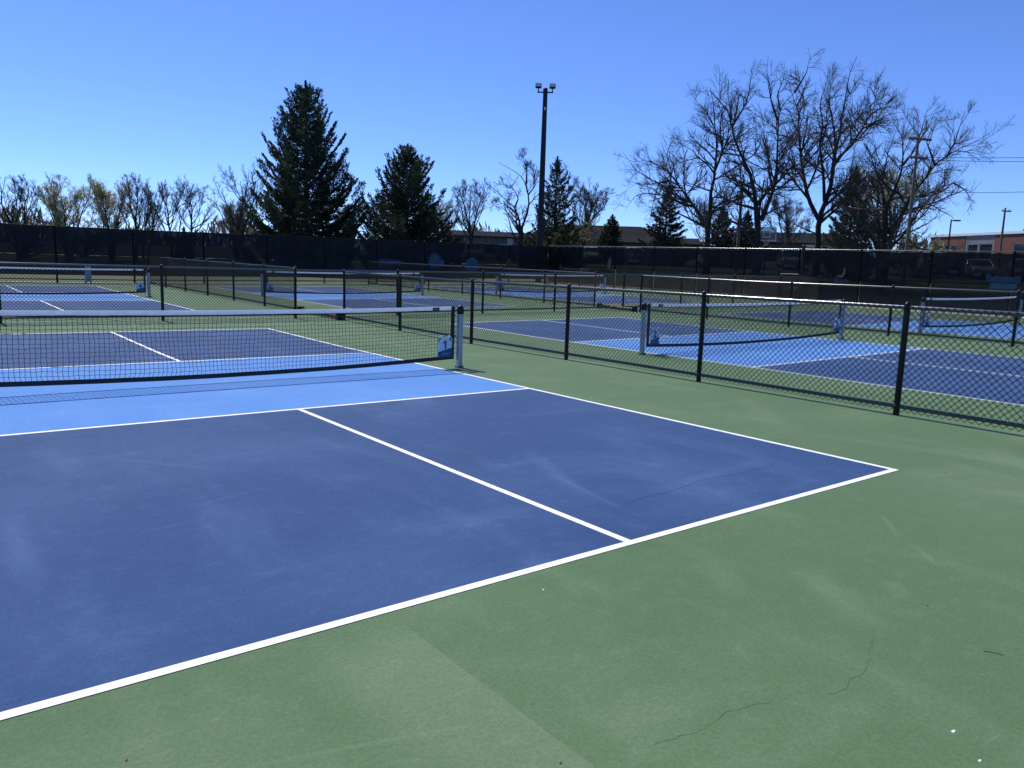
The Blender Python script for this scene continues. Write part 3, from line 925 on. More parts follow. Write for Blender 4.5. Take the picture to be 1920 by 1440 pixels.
def sprout(P, rad, n, ratio, ang, up, m, rmin, t_lo=.25, lmin=.25, lmax=9.0, rng=None, sag=0.0, taper=.35, lref=0.0):
    """n children on every branch of P (N,k,3)"""
    N, k, _ = P.shape
    seg = np.linalg.norm(P[:, 1:]-P[:, :-1], axis=2)
    L = seg.sum(1)
    t = np.clip((np.arange(n)[None, :]+rng.uniform(.05, .95, (N, n)))/n, 0, 1)*(.96-t_lo)+t_lo
    f = np.clip(t*(k-1), 0, k-1.001)
    i = f.astype(int); w = (f-i)[..., None]
    rows = np.arange(N)[:, None]
    pos = P[rows, i]*(1-w)+P[rows, i+1]*w
    d = unit(P[rows, i+1]-P[rows, i])
    r0 = rad[rows, i]*(1-w[..., 0])+rad[rows, i+1]*w[..., 0]
    q = rng.normal(0, 1, (N, n, 3)); q = unit(q-(q*d).sum(-1, keepdims=True)*d)
    a = np.radians(rng.uniform(ang[0], ang[1], (N, n)))[..., None]
    dr = unit(d*np.cos(a)+q*np.sin(a)+np.array([0, 0, up]))
    ln = np.clip(L[:, None]*ratio*rng.uniform(.6, 1.4, (N, n)), lmin, lmax)*(1.12-.66*t)*rng.uniform(.55, 1.15, (N, n))
    keep = (rng.uniform(0, 1, (N, n)) < np.clip(L/lref, .3, 1)[:, None]).reshape(-1) if lref else None
    dr = dr.reshape(-1, 3); ln = ln.reshape(-1); pos = pos.reshape(-1, 3)
    r0 = r0.reshape(-1)
    if keep is not None: dr, ln, pos, r0 = dr[keep], ln[keep], pos[keep], r0[keep]
    rr = np.maximum(np.minimum(r0*.72, ln*.03), rmin)
    out = np.empty((len(ln), m, 3)); out[:, 0] = pos
    cur = dr
    for s in range(1, m):
        cur = unit(cur+rng.normal(0, .12, cur.shape)+np.array([0, 0, up*.35-sag*s/m]))
        out[:, s] = out[:, s-1]+cur*(ln/(m-1))[:, None]
    tp = np.linspace(1, taper, m)[None, :]
    return out, np.maximum(rr[:, None]*tp, rmin*.75)

def resample(pts, rads, m):
    pts = np.array(pts, float); rads = np.array(rads, float)
    s = np.r_[0, np.cumsum(np.linalg.norm(np.diff(pts, axis=0), axis=1))]
    # smooth: Catmull-Rom-like through dense linear + blur
    q = np.linspace(0, s[-1], m*4)
    D = np.stack([np.interp(q, s, pts[:, c]) for c in range(3)], 1)
    for _ in range(3):
        E = D.copy(); E[1:-1] = (D[:-2]+2*D[1:-1]+D[2:])/4; D = E
    rr = np.interp(q, s, rads)
    idx = np.linspace(0, m*4-1, m).round().astype(int)
    return D[idx], rr[idx]

def emit_tree(name, label, X, Y, rz, limbs, lrad, levels, mats, rng, group='bare trees beyond the courts', buds=0, bud_mat=None, bud_size=.16, cat='tree', zb=None):
    zb = tz(X, Y)-.1 if zb is None else zb
    root = empty(name, (X, Y, zb), rz)
    tag(root, label, cat, group)
    V, F = batch_tubes(limbs, lrad, 8)
    link('trunk', np_mesh('trunk', V, F, mats[0], True), root)
    P, r = limbs, lrad
    Vs, Fs, off, tips = [], [], 0, None
    for li, kw in enumerate(levels):
        P2, r2 = sprout(P, r, rng=rng, **kw)
        V, F = batch_tubes(P2, r2, 4 if li == 0 else 3)
        Vs.append(V); Fs.append(F+off); off += len(V)
        P, r = P2, r2
    if Vs:
        link('crown', np_mesh('crown', np.vstack(Vs), np.vstack(Fs), mats[1], False), root)
    if buds:
        tips = P[:, -1]; prev = P[:, -2]
        sel = rng.integers(0, len(tips), buds)
        c = prev[sel]+(tips[sel]-prev[sel])*rng.uniform(0, 1.1, (buds, 1))+rng.normal(0, .10, (buds, 3))
        link('spring_leaves', leaf_mesh(c, bud_size, rng, bud_mat), root)
    return root

def leaf_mesh(c, size, rng, mat, ax=None, asp=.45):
    n = len(c)
    a = unit(rng.normal(0, 1, (n, 3))) if ax is None else ax
    b = unit(np.cross(a, rng.normal(0, 1, (n, 3))))
    s = (size*rng.uniform(.6, 1.3, n))[:, None]
    V = np.stack([c-a*s*.5, c+b*s*asp*.5, c+a*s*.5, c-b*s*asp*.5], 1).reshape(-1, 3)
    F = np.arange(4*n).reshape(n, 4)
    return np_mesh('leaves', V, F, mat, False)

TR = {
'T1':(41.16,34.12,[
(0.3,[(-0.05,3.48),(-0.15,4.99),(-0.01,5.95),(-0.12,7.54),(0.09,8.39),(0.1,9.65),(0.12,10.9),(-0.18,12.25),(-0.34,13.8),(-0.67,14.83)]),
(0.19,[(-0.27,5.09),(-1.15,6.36),(-1.85,7.21),(-2.44,8.06),(-3.21,8.43),(-3.15,9.22),(-3.42,9.97),(-3.79,10.81),(-4.29,11.87)]),
(0.1,[(-3.21,8.43),(-4.07,8.21),(-4.85,8.58),(-5.76,9.11),(-6.47,10.08),(-6.94,10.51)]),
(0.13,[(-1.37,6.47),(-2.25,6.78),(-3.13,7.09),(-3.91,7.4),(-4.37,7.83),(-5.37,8.14),(-6.27,8.46),(-7.16,8.57)]),
(0.07,[(-3.9,7.35),(-4.89,7.45),(-5.65,7.17),(-6.15,6.29),(-6.33,5.52)]),
(0.12,[(-0.42,4.98),(-1.52,5.55),(-2.3,5.92),(-3.07,6.12),(-3.96,6.54),(-4.69,5.88),(-5.21,5.32)]),
(0.12,[(0.05,5.95),(0.33,6.38),(0.93,6.92),(1.52,7.35),(1.77,7.56)]),
(0.09,[(-0.12,7.54),(-0.6,7.7),(-1.37,8.06),(-2.13,8.22),(-2.98,8.16)]),
(0.1,[(0.12,8.71),(-0.4,9.33),(-1.17,9.86),(-1.62,10.33),(-2.39,10.65),(-3.39,11.23)]),
(0.09,[(0.1,9.65),(-0.58,10.49),(-1.47,11.22),(-2.54,11.33),(-3.22,12.07)]),
(0.08,[(-0.23,12.15),(-0.75,12.98),(-1.42,13.61),(-2.11,14.44)]),
(0.13,[(0.1,9.02),(0.57,10.48),(0.86,11.52),(0.83,12.55),(0.24,13.58),(-0.36,14.82)]),
(0.08,[(-2.32,7.84),(-3.36,9.12),(-4.36,9.54),(-5.35,9.75),(-6.05,10.5)]),
(0.06,[(-1.06,9.86),(-2.0,9.65),(-3.05,9.33),(-3.85,10.07)]),
]),
'T2':(41.59,30.16,[
(0.31,[(0.0,3.52),(-0.15,4.93),(-0.37,6.45),(-0.54,7.36),(-0.81,8.37),(-1.38,9.38),(-1.96,10.48),(-2.33,11.39),(-2.44,12.19),(-2.85,13.09),(-3.49,13.6),(-4.03,14.21)]),
(0.1,[(-2.44,12.19),(-2.54,12.88),(-2.81,13.88),(-2.91,15.35)]),
(0.1,[(-2.31,11.79),(-1.56,13.05),(-1.34,14.03),(-1.32,15.1),(-1.18,15.77)]),
(0.2,[(-0.27,6.45),(0.26,7.26),(0.8,7.87),(1.42,8.56),(2.02,9.45),(2.27,9.94),(2.66,10.91)]),
(0.2,[(0.11,5.34),(0.35,6.16),(0.66,7.17),(0.83,8.07),(0.78,9.36),(0.73,10.55),(0.65,12.12),(0.89,12.79),(1.6,13.45),(2.03,13.92)]),
(0.13,[(0.63,7.57),(0.29,8.77),(0.34,9.36),(0.02,10.36),(-0.16,11.35),(-0.95,12.84)]),
(0.1,[(0.64,11.73),(0.24,12.52),(-0.02,13.3),(-0.3,14.48),(-0.3,15.64)]),
(0.13,[(-0.71,7.06),(-1.46,7.66),(-2.19,8.07),(-2.91,8.27),(-3.2,8.07)]),
(0.08,[(0.74,12.31),(0.46,13.29),(0.77,14.25),(0.76,15.59)]),
(0.1,[(1.51,13.36),(2.16,14.68),(2.33,16.0)]),
(0.07,[(-1.38,9.38),(-0.72,9.77),(-0.37,10.36),(-0.84,11.36),(-1.3,12.16)]),
(0.07,[(0.74,10.45),(1.33,10.93),(1.84,11.7),(1.67,12.58)]),
(0.06,[(-1.96,10.48),(-2.76,10.49),(-3.51,11.01)]),
]),
'T3':(44.61,27.30,[
(0.29,[(-0.06,3.57),(-0.2,5.55),(0.22,6.86),(0.42,7.86),(0.48,9.25),(0.46,10.03),(0.49,10.23),(0.69,11.1),(0.67,11.98),(0.77,12.79),(0.82,13.42),(0.86,14.28),(0.89,15.14),(1.29,16.2)]),
(0.21,[(-0.2,5.55),(-0.94,6.86),(-1.2,7.67),(-1.64,9.48),(-1.8,10.28),(-1.96,11.48),(-2.12,12.37),(-2.16,13.26),(-2.45,13.86),(-2.73,14.46),(-2.96,15.18),(-3.26,16.07)]),
(0.15,[(0.08,6.76),(-0.09,8.26),(-0.4,9.66),(-0.58,10.55),(-0.4,11.31),(-0.51,12.02),(-0.75,12.73),(-0.64,13.49),(-0.4,14.0),(-0.48,14.93),(-0.22,15.72)]),
(0.16,[(0.56,9.4),(1.06,10.1),(1.57,10.67),(1.84,11.36),(2.18,11.87),(2.25,12.27),(2.68,12.94),(2.77,13.62),(2.82,14.3),(3.18,15.58)]),
(0.09,[(2.23,11.84),(2.81,12.08),(3.37,12.46),(4.05,12.6),(4.74,12.58)]),
(0.08,[(2.68,12.89),(3.19,13.26),(4.03,13.34),(4.81,13.53)]),
(0.07,[(2.2,12.22),(1.83,12.69),(1.33,13.34),(1.19,14.27)]),
(0.09,[(0.79,11.34),(1.35,11.84),(1.69,12.35),(1.99,12.68),(2.63,13.4),(3.24,13.83),(3.94,14.36)]),
(0.11,[(0.49,10.29),(0.3,11.41),(0.1,12.12),(-0.14,12.88),(-0.21,13.76),(0.04,15.3)]),
(0.1,[(-1.7,10.46),(-1.36,11.28),(-1.29,12.05),(-1.36,12.64),(-1.11,12.98)]),
(0.09,[(-1.98,11.71),(-2.37,12.2),(-2.72,12.99),(-3.13,13.65)]),
(0.09,[(-2.31,13.68),(-2.04,14.54),(-1.78,15.58),(-1.51,16.37)]),
(0.08,[(-0.34,11.37),(-0.14,11.66),(-0.3,12.13),(-0.12,12.71),(0.54,12.8)]),
(0.06,[(2.79,14.08),(2.39,14.89),(2.16,15.58)]),
]),
'T4':(43.06,21.78,[
(0.24,[(-0.1,3.49),(-0.26,5.67),(-0.52,7.03),(-0.75,7.67),(-1.06,8.31),(-1.52,8.68)]),
(0.08,[(-0.59,7.4),(-0.55,8.3),(-0.44,9.73),(-0.18,10.52),(-0.56,10.98)]),
(0.18,[(-0.06,4.39),(-0.25,5.94),(0.15,7.03),(0.4,7.92),(0.41,8.64),(0.31,9.71),(-0.01,10.42),(-0.64,10.98)]),
(0.11,[(0.44,8.37),(0.86,9.07),(1.12,9.77),(1.28,10.55),(1.42,11.59),(1.65,12.52)]),
(0.17,[(-0.02,4.43),(0.64,5.4),(0.9,6.12),(1.24,6.93),(1.81,7.72),(2.21,8.5),(2.73,8.84),(3.32,9.26),(4.21,9.57),(5.06,10.22)]),
(0.09,[(2.14,8.42),(1.81,9.3),(1.6,9.84),(1.89,10.87),(2.27,11.8)]),
(0.08,[(2.73,8.84),(3.05,9.61),(3.19,10.47),(3.77,11.55)]),
(0.17,[(0.15,3.49),(0.91,4.4),(1.46,5.49),(1.93,6.47),(2.42,7.18),(3.01,7.7),(3.61,7.95),(4.2,8.2),(4.74,8.18)]),
(0.08,[(3.61,7.95),(4.28,7.5),(4.74,6.8),(4.87,6.28)]),
(0.07,[(3.08,7.74),(2.98,8.75),(3.32,9.26)]),
(0.07,[(2.43,7.09),(3.04,7.35),(3.32,6.9),(2.99,6.29)]),
(0.17,[(-0.44,3.48),(-1.16,4.75),(-1.6,5.85),(-1.84,6.59),(-2.0,7.42),(-1.74,8.33),(-1.35,9.58),(-1.09,10.47)]),
(0.13,[(-1.25,4.84),(-2.08,6.32),(-2.4,7.06),(-2.57,7.98),(-2.48,8.89),(-2.36,10.34)]),
(0.07,[(0.16,6.94),(1.05,6.3),(1.49,6.83)]),
]),
'T5':(35.41,48.49,[
(0.2,[(-0.48,3.28),(-0.54,5.12),(-0.7,5.77),(-1.17,6.63),(-1.71,6.92),(-2.4,7.67),(-2.76,7.88)]),
(0.1,[(-1.03,6.5),(-0.74,7.21),(-1.08,7.93),(-1.85,8.34),(-2.65,8.74)]),
(0.16,[(-0.39,4.69),(0.1,6.02),(0.16,6.67),(0.05,7.32),(-0.16,8.09),(-0.53,8.59),(-1.25,9.0),(-2.23,9.4),(-2.82,9.72)]),
(0.09,[(-0.11,8.09),(-0.11,9.25),(-0.49,10.1),(-0.73,10.73)]),
(0.09,[(0.05,7.23),(0.6,7.98),(0.44,8.84),(0.19,9.48)]),
(0.12,[(-0.06,4.26),(1.89,5.64),(2.73,6.75),(3.15,7.33),(4.48,7.37),(5.15,7.13)]),
(0.08,[(2.73,6.75),(2.89,8.27),(3.28,9.36),(3.48,9.92)]),
(0.07,[(3.15,7.33),(3.77,8.3),(4.17,9.17)]),
(0.08,[(-0.88,5.99),(-1.93,6.74),(-2.59,6.58),(-3.25,6.26)]),
]),

}
def traced_tree(key, name, label, seed, levels, mats, depth=.55, **kw):
    X, Y, L = TR[key]
    rng = np.random.default_rng(seed)
    dx, dy = X+6.149, Y+2.781
    h = math.hypot(dx, dy); rz = math.atan2(-dx/h, dy/h)
    zb = tz(X, Y)-.1
    placed, LM, LR = [], [], []
    for i, (r, pp) in enumerate(L):
        r *= .80
        pp = [(u, z-zb) for u, z in pp]
        if i == 0 or pp[0][1] < 3.6:
            u0 = pp[0][0]
            pp = [(u0*.55, -.1), (u0*.8, pp[0][1]*.45)]+pp
            rr = [r*1.45, r*1.12]+[r*(1-.80*j/(len(pp)-3)) for j in range(len(pp)-2)]
            d0 = 0.0
        else:
            rr = [r*(1-.78*j/(len(pp)-1)) for j in range(len(pp))]
            best = min(placed, key=lambda q: (q[0]-pp[0][0])**2+(q[2]-pp[0][1])**2)
            d0 = best[1]
        s = 0 if i == 0 else rng.uniform(.25, depth)*(1 if i % 2 else -1)
        acc, P = d0, []
        for j, (u, z) in enumerate(pp):
            if j:
                acc += s*math.hypot(u-pp[j-1][0], z-pp[j-1][1])
            P.append((u, acc, z))
        A, B = resample(P, rr, 16 if i == 0 else 18)
        if i: A, B = A[:17][np.r_[0:15, 16]], B[:17][np.r_[0:15, 16]]
        B = B*np.linspace(1, .34, 16)
        placed += [tuple(p) for p in A]
        LM.append(A); LR.append(B)
    return emit_tree(name, label, X, Y, rz, np.array(LM), np.array(LR), levels, mats, rng, zb=zb, **kw)

BIG = [dict(n=18, ratio=.44, ang=(34, 80), up=.10, m=7, rmin=.013, t_lo=.15, lmin=1.5, lmax=4.0, lref=8.0),
       dict(n=10, ratio=.55, ang=(24, 62), up=.10, m=5, rmin=.0085, t_lo=.10, lmin=.8, lmax=2.1, lref=2.4),
       dict(n=9, ratio=.68, ang=(16, 50), up=.08, m=4, rmin=.0054, t_lo=.08, lmin=.5, lmax=1.35, lref=1.0)]
traced_tree('T1', 'maple_tree', 'bare spreading tree with low limbs reaching far left over small spruce', 1, BIG, (M['bark'], M['twig']))
traced_tree('T2', 'maple_tree', 'tall bare tree with forked trunk, second trunk of the big group', 2, BIG, (M['bark'], M['twig']))
traced_tree('T3', 'maple_tree', 'tall bare tree whose trunk splits in a V, behind the gate post', 3, BIG, (M['bark'], M['twig']))
traced_tree('T4', 'maple_tree', 'bare many stemmed tree with wide crown, rightmost of the big group', 4, BIG, (M['bark'], M['twig']))
MIDL = [dict(n=8, ratio=.42, ang=(30, 75), up=.20, m=6, rmin=.016, t_lo=.25, lmin=1.1, lmax=3.0),
        dict(n=7, ratio=.48, ang=(25, 65), up=.14, m=4, rmin=.011, t_lo=.15, lmin=.6, lmax=1.4),
        dict(n=5, ratio=.55, ang=(20, 58), up=.10, m=3, rmin=.008, t_lo=.15, lmin=.35, lmax=.8)]
traced_tree('T5', 'bare_tree', 'bare crooked tree with open crown behind the light pole', 5, MIDL, (M['bark'], M['twig']))

def generic_tree(X, Y, H, Wd, label, seed, stems=1, mats=None, levels=None, name='bare_tree', fork=.25, r0=None, lean=.0, nl=7, **kw):
    rng = np.random.default_rng(seed)
    r0 = r0 or H*.017
    LM, LR = [], []
    for s in range(stems):
        a0 = rng.uniform(0, 6.28)
        sp = 0 if stems == 1 else Wd*.32
        bx, by = (0, 0) if stems == 1 else (.25*math.cos(a0), .25*math.sin(a0))
        tx, ty = sp*math.cos(a0+s*2.4)+rng.normal(0, Wd*.05), sp*math.sin(a0+s*2.4)+rng.normal(0, Wd*.05)
        hh = H*(rng.uniform(.84, .97))
        zs = np.linspace(0, 1, 7)
        P = [(bx+tx*z**1.3+rng.normal(0, .02*H*z), by+ty*z**1.3+rng.normal(0, .02*H*z), hh*z) for z in zs]
        rr = [r0*(1.25 if i == 0 else 1)*(1-.9*z) for i, z in enumerate(zs)]
        A, B = resample(P, rr, 14); LM.append(A); LR.append(B)
        for l in range(nl):
            t = fork+(1-fork)*.8*(l+rng.uniform(0, .8))/nl
            i = min(12, int(t*13)); p = A[i]
            az = l*2.4+rng.uniform(-.5, .5)+s
            out = Wd*.5*(1-.55*t)*rng.uniform(.75, 1.1)
            rise = (H-p[2])*rng.uniform(.45, .85)
            Q = [p]
            for j in range(1, 6):
                q = j/5
                Q.append((p[0]+out*math.cos(az)*q**.8+rng.normal(0, .03*Wd*q), p[1]+out*math.sin(az)*q**.8+rng.normal(0, .03*Wd*q), p[2]+rise*q**1.25))
            A2, B2 = resample(Q, [B[i]*.68*(1-.85*j/5) for j in range(6)], 14)
            LM.append(A2); LR.append(B2)
    return emit_tree(name, label, X, Y, rng.uniform(0, 6.28) if lean == 0 else 0, np.array(LM), np.maximum(np.array(LR), .02), levels or MIDL, mats or (M['bark'], M['twig']), rng, **kw)

LFT = [dict(n=8, ratio=.42, ang=(24, 62), up=.26, m=5, rmin=.018, t_lo=.2, lmin=1.0, lmax=2.6),
       dict(n=6, ratio=.50, ang=(22, 58), up=.20, m=4, rmin=.012, t_lo=.15, lmin=.55, lmax=1.3),
       dict(n=6, ratio=.55, ang=(18, 52), up=.14, m=3, rmin=.0065, t_lo=.15, lmin=.35, lmax=.8)]
G1 = 'trees in the far left tree line'
BD = dict(buds=4200, bud_mat=M['bud'], bud_size=.15)
for (X, Y, H, Wd, lab, seed, st, mt, kw) in (
    (3.0, 82.0, 9.6, 4.6, 'bare dense tree with purplish twigs at the far left edge', 21, 2, 'twig', {}),
    (7.0, 83.5, 8.4, 5.4, 'budding yellow green tree with several stems in left tree line', 22, 4, 'twig_pale', BD),
    (10.2, 81.0, 8.8, 4.2, 'pale green budding tree, second budding one in left tree line', 23, 3, 'twig_pale', BD),
    (12.2, 80.0, 9.2, 4.6, 'bare grey tree directly right of the budding trees', 24, 1, 'twig', {}),
    (14.0, 84.0, 8.2, 4.2, 'bare thin tree in the middle of left tree line', 25, 2, 'twig', {}),
    (15.3, 79.0, 8.4, 4.6, 'bare round topped tree over a little dark conifer', 26, 1, 'twig', {}),
    (17.6, 80.5, 9.0, 5.0, 'bare tree with drooping right side, last of left tree line', 27, 1, 'twig', {}),
    (20.6, 76.5, 10.4, 7.0, 'bare tree peeking out left of the biggest spruce', 28, 2, 'twig_red', {}),
    (21.4, 78.0, 6.0, 2.6, 'thin many stemmed clump low beside the biggest spruce', 29, 4, 'twig_pale', {})):
    generic_tree(X, Y, H*.93, Wd, lab, seed, st, (M['bark'], M[mt]), LFT, group=G1, nl=5 if st > 1 else 8, fork=.18, **kw)
G2 = 'trees behind the back corner'
generic_tree(43.2, 67.5, 8.6, 6.0, 'bare grey tree right of the smaller spruce, before a grey building', 31, 3, (M['bark'], M['twig']), LFT, group=G2, nl=4)
generic_tree(40.0, 69.0, 6.0, 4.5, 'pale thin bare tree tucked against the smaller spruce', 33, 3, (M['bark_pale'], M['twig_pale']), LFT, group=G2, nl=4)
generic_tree(52.0, 59.5, 8.2, 5.2, 'reddish brown fine twigged round tree right of the light pole', 32, 4, (M['bark_pale'], M['twig_red']), LFT, group=G2, nl=5)
generic_tree(66.5, 43.6, 7.0, 6.4, 'small bare fan shaped tree behind the basketball board', 34, 5, (M['bark_pale'], M['twig']), LFT, group=G2, nl=3)
generic_tree(61.5, 31.0, 9.6, 7.6, 'pale green budding tree behind the many stemmed tree', 35, 5, (M['bark_pale'], M['twig_pale']), LFT, group=G2, nl=4, buds=3800, bud_mat=M['bud'], bud_size=.19)
generic_tree(55.2, 45.0, 6.2, 4.0, 'small bare tree between two little spruces behind the big group', 36, 2, (M['bark'], M['twig']), LFT, group=G2, nl=4)

def shrub(X, Y, H, Wd, label, seed, mat, n, group, size=.28):
    rng = np.random.default_rng(seed)
    root = empty('shrub', (X, Y, tz(X, Y)-.05))
    tag(root, label, 'shrub', group)
    k = 26
    az = rng.uniform(0, 6.28, k); sp = rng.uniform(.1, 1, k)**.6*Wd*.5
    m = 5; P = np.zeros((k, m, 3)); q = np.linspace(0, 1, m)
    hh = H*np.sqrt(np.clip(1-(sp/(Wd*.56))**2, .08, 1))*rng.uniform(.8, 1.0, k)
    P[:, :, 0] = np.cos(az)[:, None]*sp[:, None]*q**.8; P[:, :, 1] = np.sin(az)[:, None]*sp[:, None]*q**.8
    P[:, :, 2] = hh[:, None]*q; P[:, 1:, :2] += rng.normal(0, .06*Wd*.3, (k, m-1, 2))
    r = np.broadcast_to(np.linspace(.045, .015, m), (k, m)).copy()
    V, F = batch_tubes(P, r, 4); link('stems', np_mesh('stems', V, F, M['twig_red']), root)
    P2, r2 = sprout(P, r, rng=rng, n=9, ratio=.35, ang=(25, 70), up=.12, m=3, rmin=.010, t_lo=.2, lmin=.25, lmax=1.2)
    P3, r3 = sprout(P2, r2, rng=rng, n=4, ratio=.6, ang=(25, 70), up=.08, m=3, rmin=.008, t_lo=.2, lmin=.2, lmax=.7)
    V2, F2 = batch_tubes(P2, r2, 3); V3, F3 = batch_tubes(P3, r3, 3)
    link('twigs', np_mesh('twigs', np.vstack([V2, V3]), np.vstack([F2, F3+len(V2)]), M['twig_red']), root)
    sel = rng.integers(0, len(P3), n)
    c = P3[sel, 1]+(P3[sel, 2]-P3[sel, 1])*rng.uniform(0, 1.2, (n, 1))+rng.normal(0, .08, (n, 3))
    link('foliage', leaf_mesh(c, size, rng, mat), root)
for i, (X, Y, H, Wd) in enumerate(((-1.5, 88, 5.4, 7), (4.0, 88.5, 5.2, 6.5), (9.0, 88.0, 4.6, 6.5))):
    shrub(X, Y, H, Wd, ('brown brush mass at the very left edge under the bare tree', 'brown green brush mass between the leftmost trees', 'brown green brush mass under the budding trees')[i], 50+i, M['brush'], 3600, 'brush under the left tree line', .16)
shrub(35.5, 45.5, 4.6, 4.2, 'olive brown shrub left of the light pole foot', 55, M['shrub'], 3000, 'shrubs by the light pole')
shrub(33.0, 41.5, 3.9, 3.0, 'dark olive shrub just right of the light pole foot', 56, M['shrub'], 2400, 'shrubs by the light pole')
shrub(50.5, 58.0, 4.2, 5.0, 'reddish brown shrub under the fine twigged round tree', 57, M['brush'], 2200, 'shrubs by the light pole')
shrub(60.0, 27.6, 4.0, 5.5, 'yellow green budding shrub left of the brick building', 58, M['bud'], 2600, 'shrubs by the brick building', .2)

# ------------------------------------------------------------------ spruces
def spruce(X, Y, H, Wd, label, seed, mat, tri=30000, dens=1.0, upturn=.55, name='spruce_tree', base=.03, power=.85, gap=.25, group='spruces beyond the courts'):
    rng = np.random.default_rng(seed)
    root = empty(name, (X, Y, tz(X, Y)-.1))
    tag(root, label, 'tree', group)
    MB().tube([(0, 0, 0), (.03*H*.02, 0, H*.4), (0, .01*H*.5, H*.8), (0, 0, H*.985)], [H*.018, H*.012, H*.006, .012], 10).build('trunk', M['bark'], root)
    nb = int(150*dens)
    u = (np.arange(nb)+rng.uniform(0, 1, nb))/nb
    zb = H*(base+(1-base)*u**1.12)*.97
    az = np.arange(nb)*2.39996+rng.uniform(-.5, .5, nb)
    Rl = Wd*.5*np.clip(1-zb/H, .0, 1)**power*rng.uniform(.70, 1.12, nb)*(1+.12*np.sin(az*2+seed))+.06
    short = rng.uniform(0, 1, nb) < gap*.5
    Rl[short] *= .65
    m = 7; q = np.linspace(0, 1, m)
    droop = rng.uniform(.10, .32, nb)*(1-.75*zb/H)
    P = np.zeros((nb, m, 3))
    for c, f in ((0, np.cos), (1, np.sin)):
        P[:, :, c] = f(az)[:, None]*Rl[:, None]*q
    rise = upturn*rng.uniform(.7, 1.2, nb)*(.75+.9*(zb/H))
    P[:, :, 2] = zb[:, None]+Rl[:, None]*(-droop[:, None]*2*q*(1-q*.6)+rise[:, None]*q**2.2)
    P[:, 1:] += rng.normal(0, .02, (nb, m-1, 3))*Rl[:, None, None]
    r = np.maximum((.012+.012*Rl)[:, None]*np.linspace(1, .25, m)[None, :], .008)
    V, F = batch_tubes(P, r, 4)
    link('boughs', np_mesh('boughs', V, F, M['bark'], True), root)
    # needle sprays
    wgt = Rl**1.25; pick = rng.choice(nb, tri, p=wgt/wgt.sum())
    t = rng.uniform(.10, 1.0, tri)**.72
    f = np.clip(t*(m-1), 0, m-1.001); i = f.astype(int); w = (f-i)[:, None]
    pos = P[pick, i]*(1-w)+P[pick, i+1]*w
    d = unit(P[pick, i+1]-P[pick, i])
    lat = unit(np.cross(d, np.array([0, 0, 1.0])))
    nbr = 6+0*pick
    sside = rng.uniform(-1, 1, tri)
    # branchlets: snap t so that sprays gather in tufts with gaps between
    ll = .25*Rl[pick]*(1.05-t)**.7+.10
    k = np.round(t*9)/9
    tuft = np.sin(k*37.7+pick*12.9)*.5
    off = sside*ll
    pos = pos+lat*off[:, None]+d*(np.abs(off)*.55)[:, None]
    pos[:, 2] += -.22*np.abs(off)+tuft*.06-np.abs(rng.normal(0, .07, tri))
    pos += rng.normal(0, .035, (tri, 3))
    ax = unit(d*.9+lat*np.sign(sside)[:, None]*.6+rng.normal(0, .35, (tri, 3))+np.array([0, 0, .12]))
    link('crown', leaf_mesh(pos, .24, rng, mat, ax, .30), root)
    # dense tuft at the leader
    n2 = 500
    zt = H*rng.uniform(.88, 1.0, n2); a2 = rng.uniform(0, 6.28, n2); rr = (H-zt)*.20*rng.uniform(.2, 1, n2)
    c2 = np.stack([np.cos(a2)*rr, np.sin(a2)*rr, zt], 1)
    ax2 = unit(np.stack([np.cos(a2)*.5, np.sin(a2)*.5, np.full(n2, 1.0)], 1))
    link('leader_tuft', leaf_mesh(c2, .30, rng, mat, ax2, .28), root)
    return root
spruce(16.9, 50.44, 13.3, 10.8, 'biggest dark spruce, tallest tree at left behind the back screen', 61, M['needle'], 85000, 1.3, .70, power=.80)
spruce(22.19, 45.52, 9.15, 9.6, 'smaller dark spruce right of the biggest one', 62, M['needle'], 62000, 1.2, .62, power=.78)
spruce(34.3, 43.6, 8.9, 6.2, 'thin see through spruce right of the light pole', 63, M['needle'], 15000, .8, .55, gap=.5)
spruce(47.6, 50.6, 4.6, 3.4, 'little dark spruce standing alone in front of the wide hipped roof', 65, M['needle'], 12000, .8, .45)
spruce(50.9, 46.8, 7.2, 5.2, 'bluish spruce under the far reaching limbs of the bare tree', 66, M['needle_blue'], 18000, .9, .3)
spruce(54.0, 42.7, 5.6, 3.6, 'bluish spruce right behind the first bare trunk', 67, M['needle_blue'], 13000, .8, .3)
spruce(55.6, 41.2, 5.1, 3.9, 'bluish spruce left of the second bare trunk', 68, M['needle_blue'], 13000, .8, .3)
spruce(52.4, 29.4, 8.6, 5.6, 'dark ragged spruce behind the V shaped tree', 69, M['needle'], 17000, .9, .45, gap=.5)
spruce(15.9, 77.0, 3.2, 2.0, 'tiny dark conifer in the left tree line', 70, M['needle'], 3000, .5, .3)

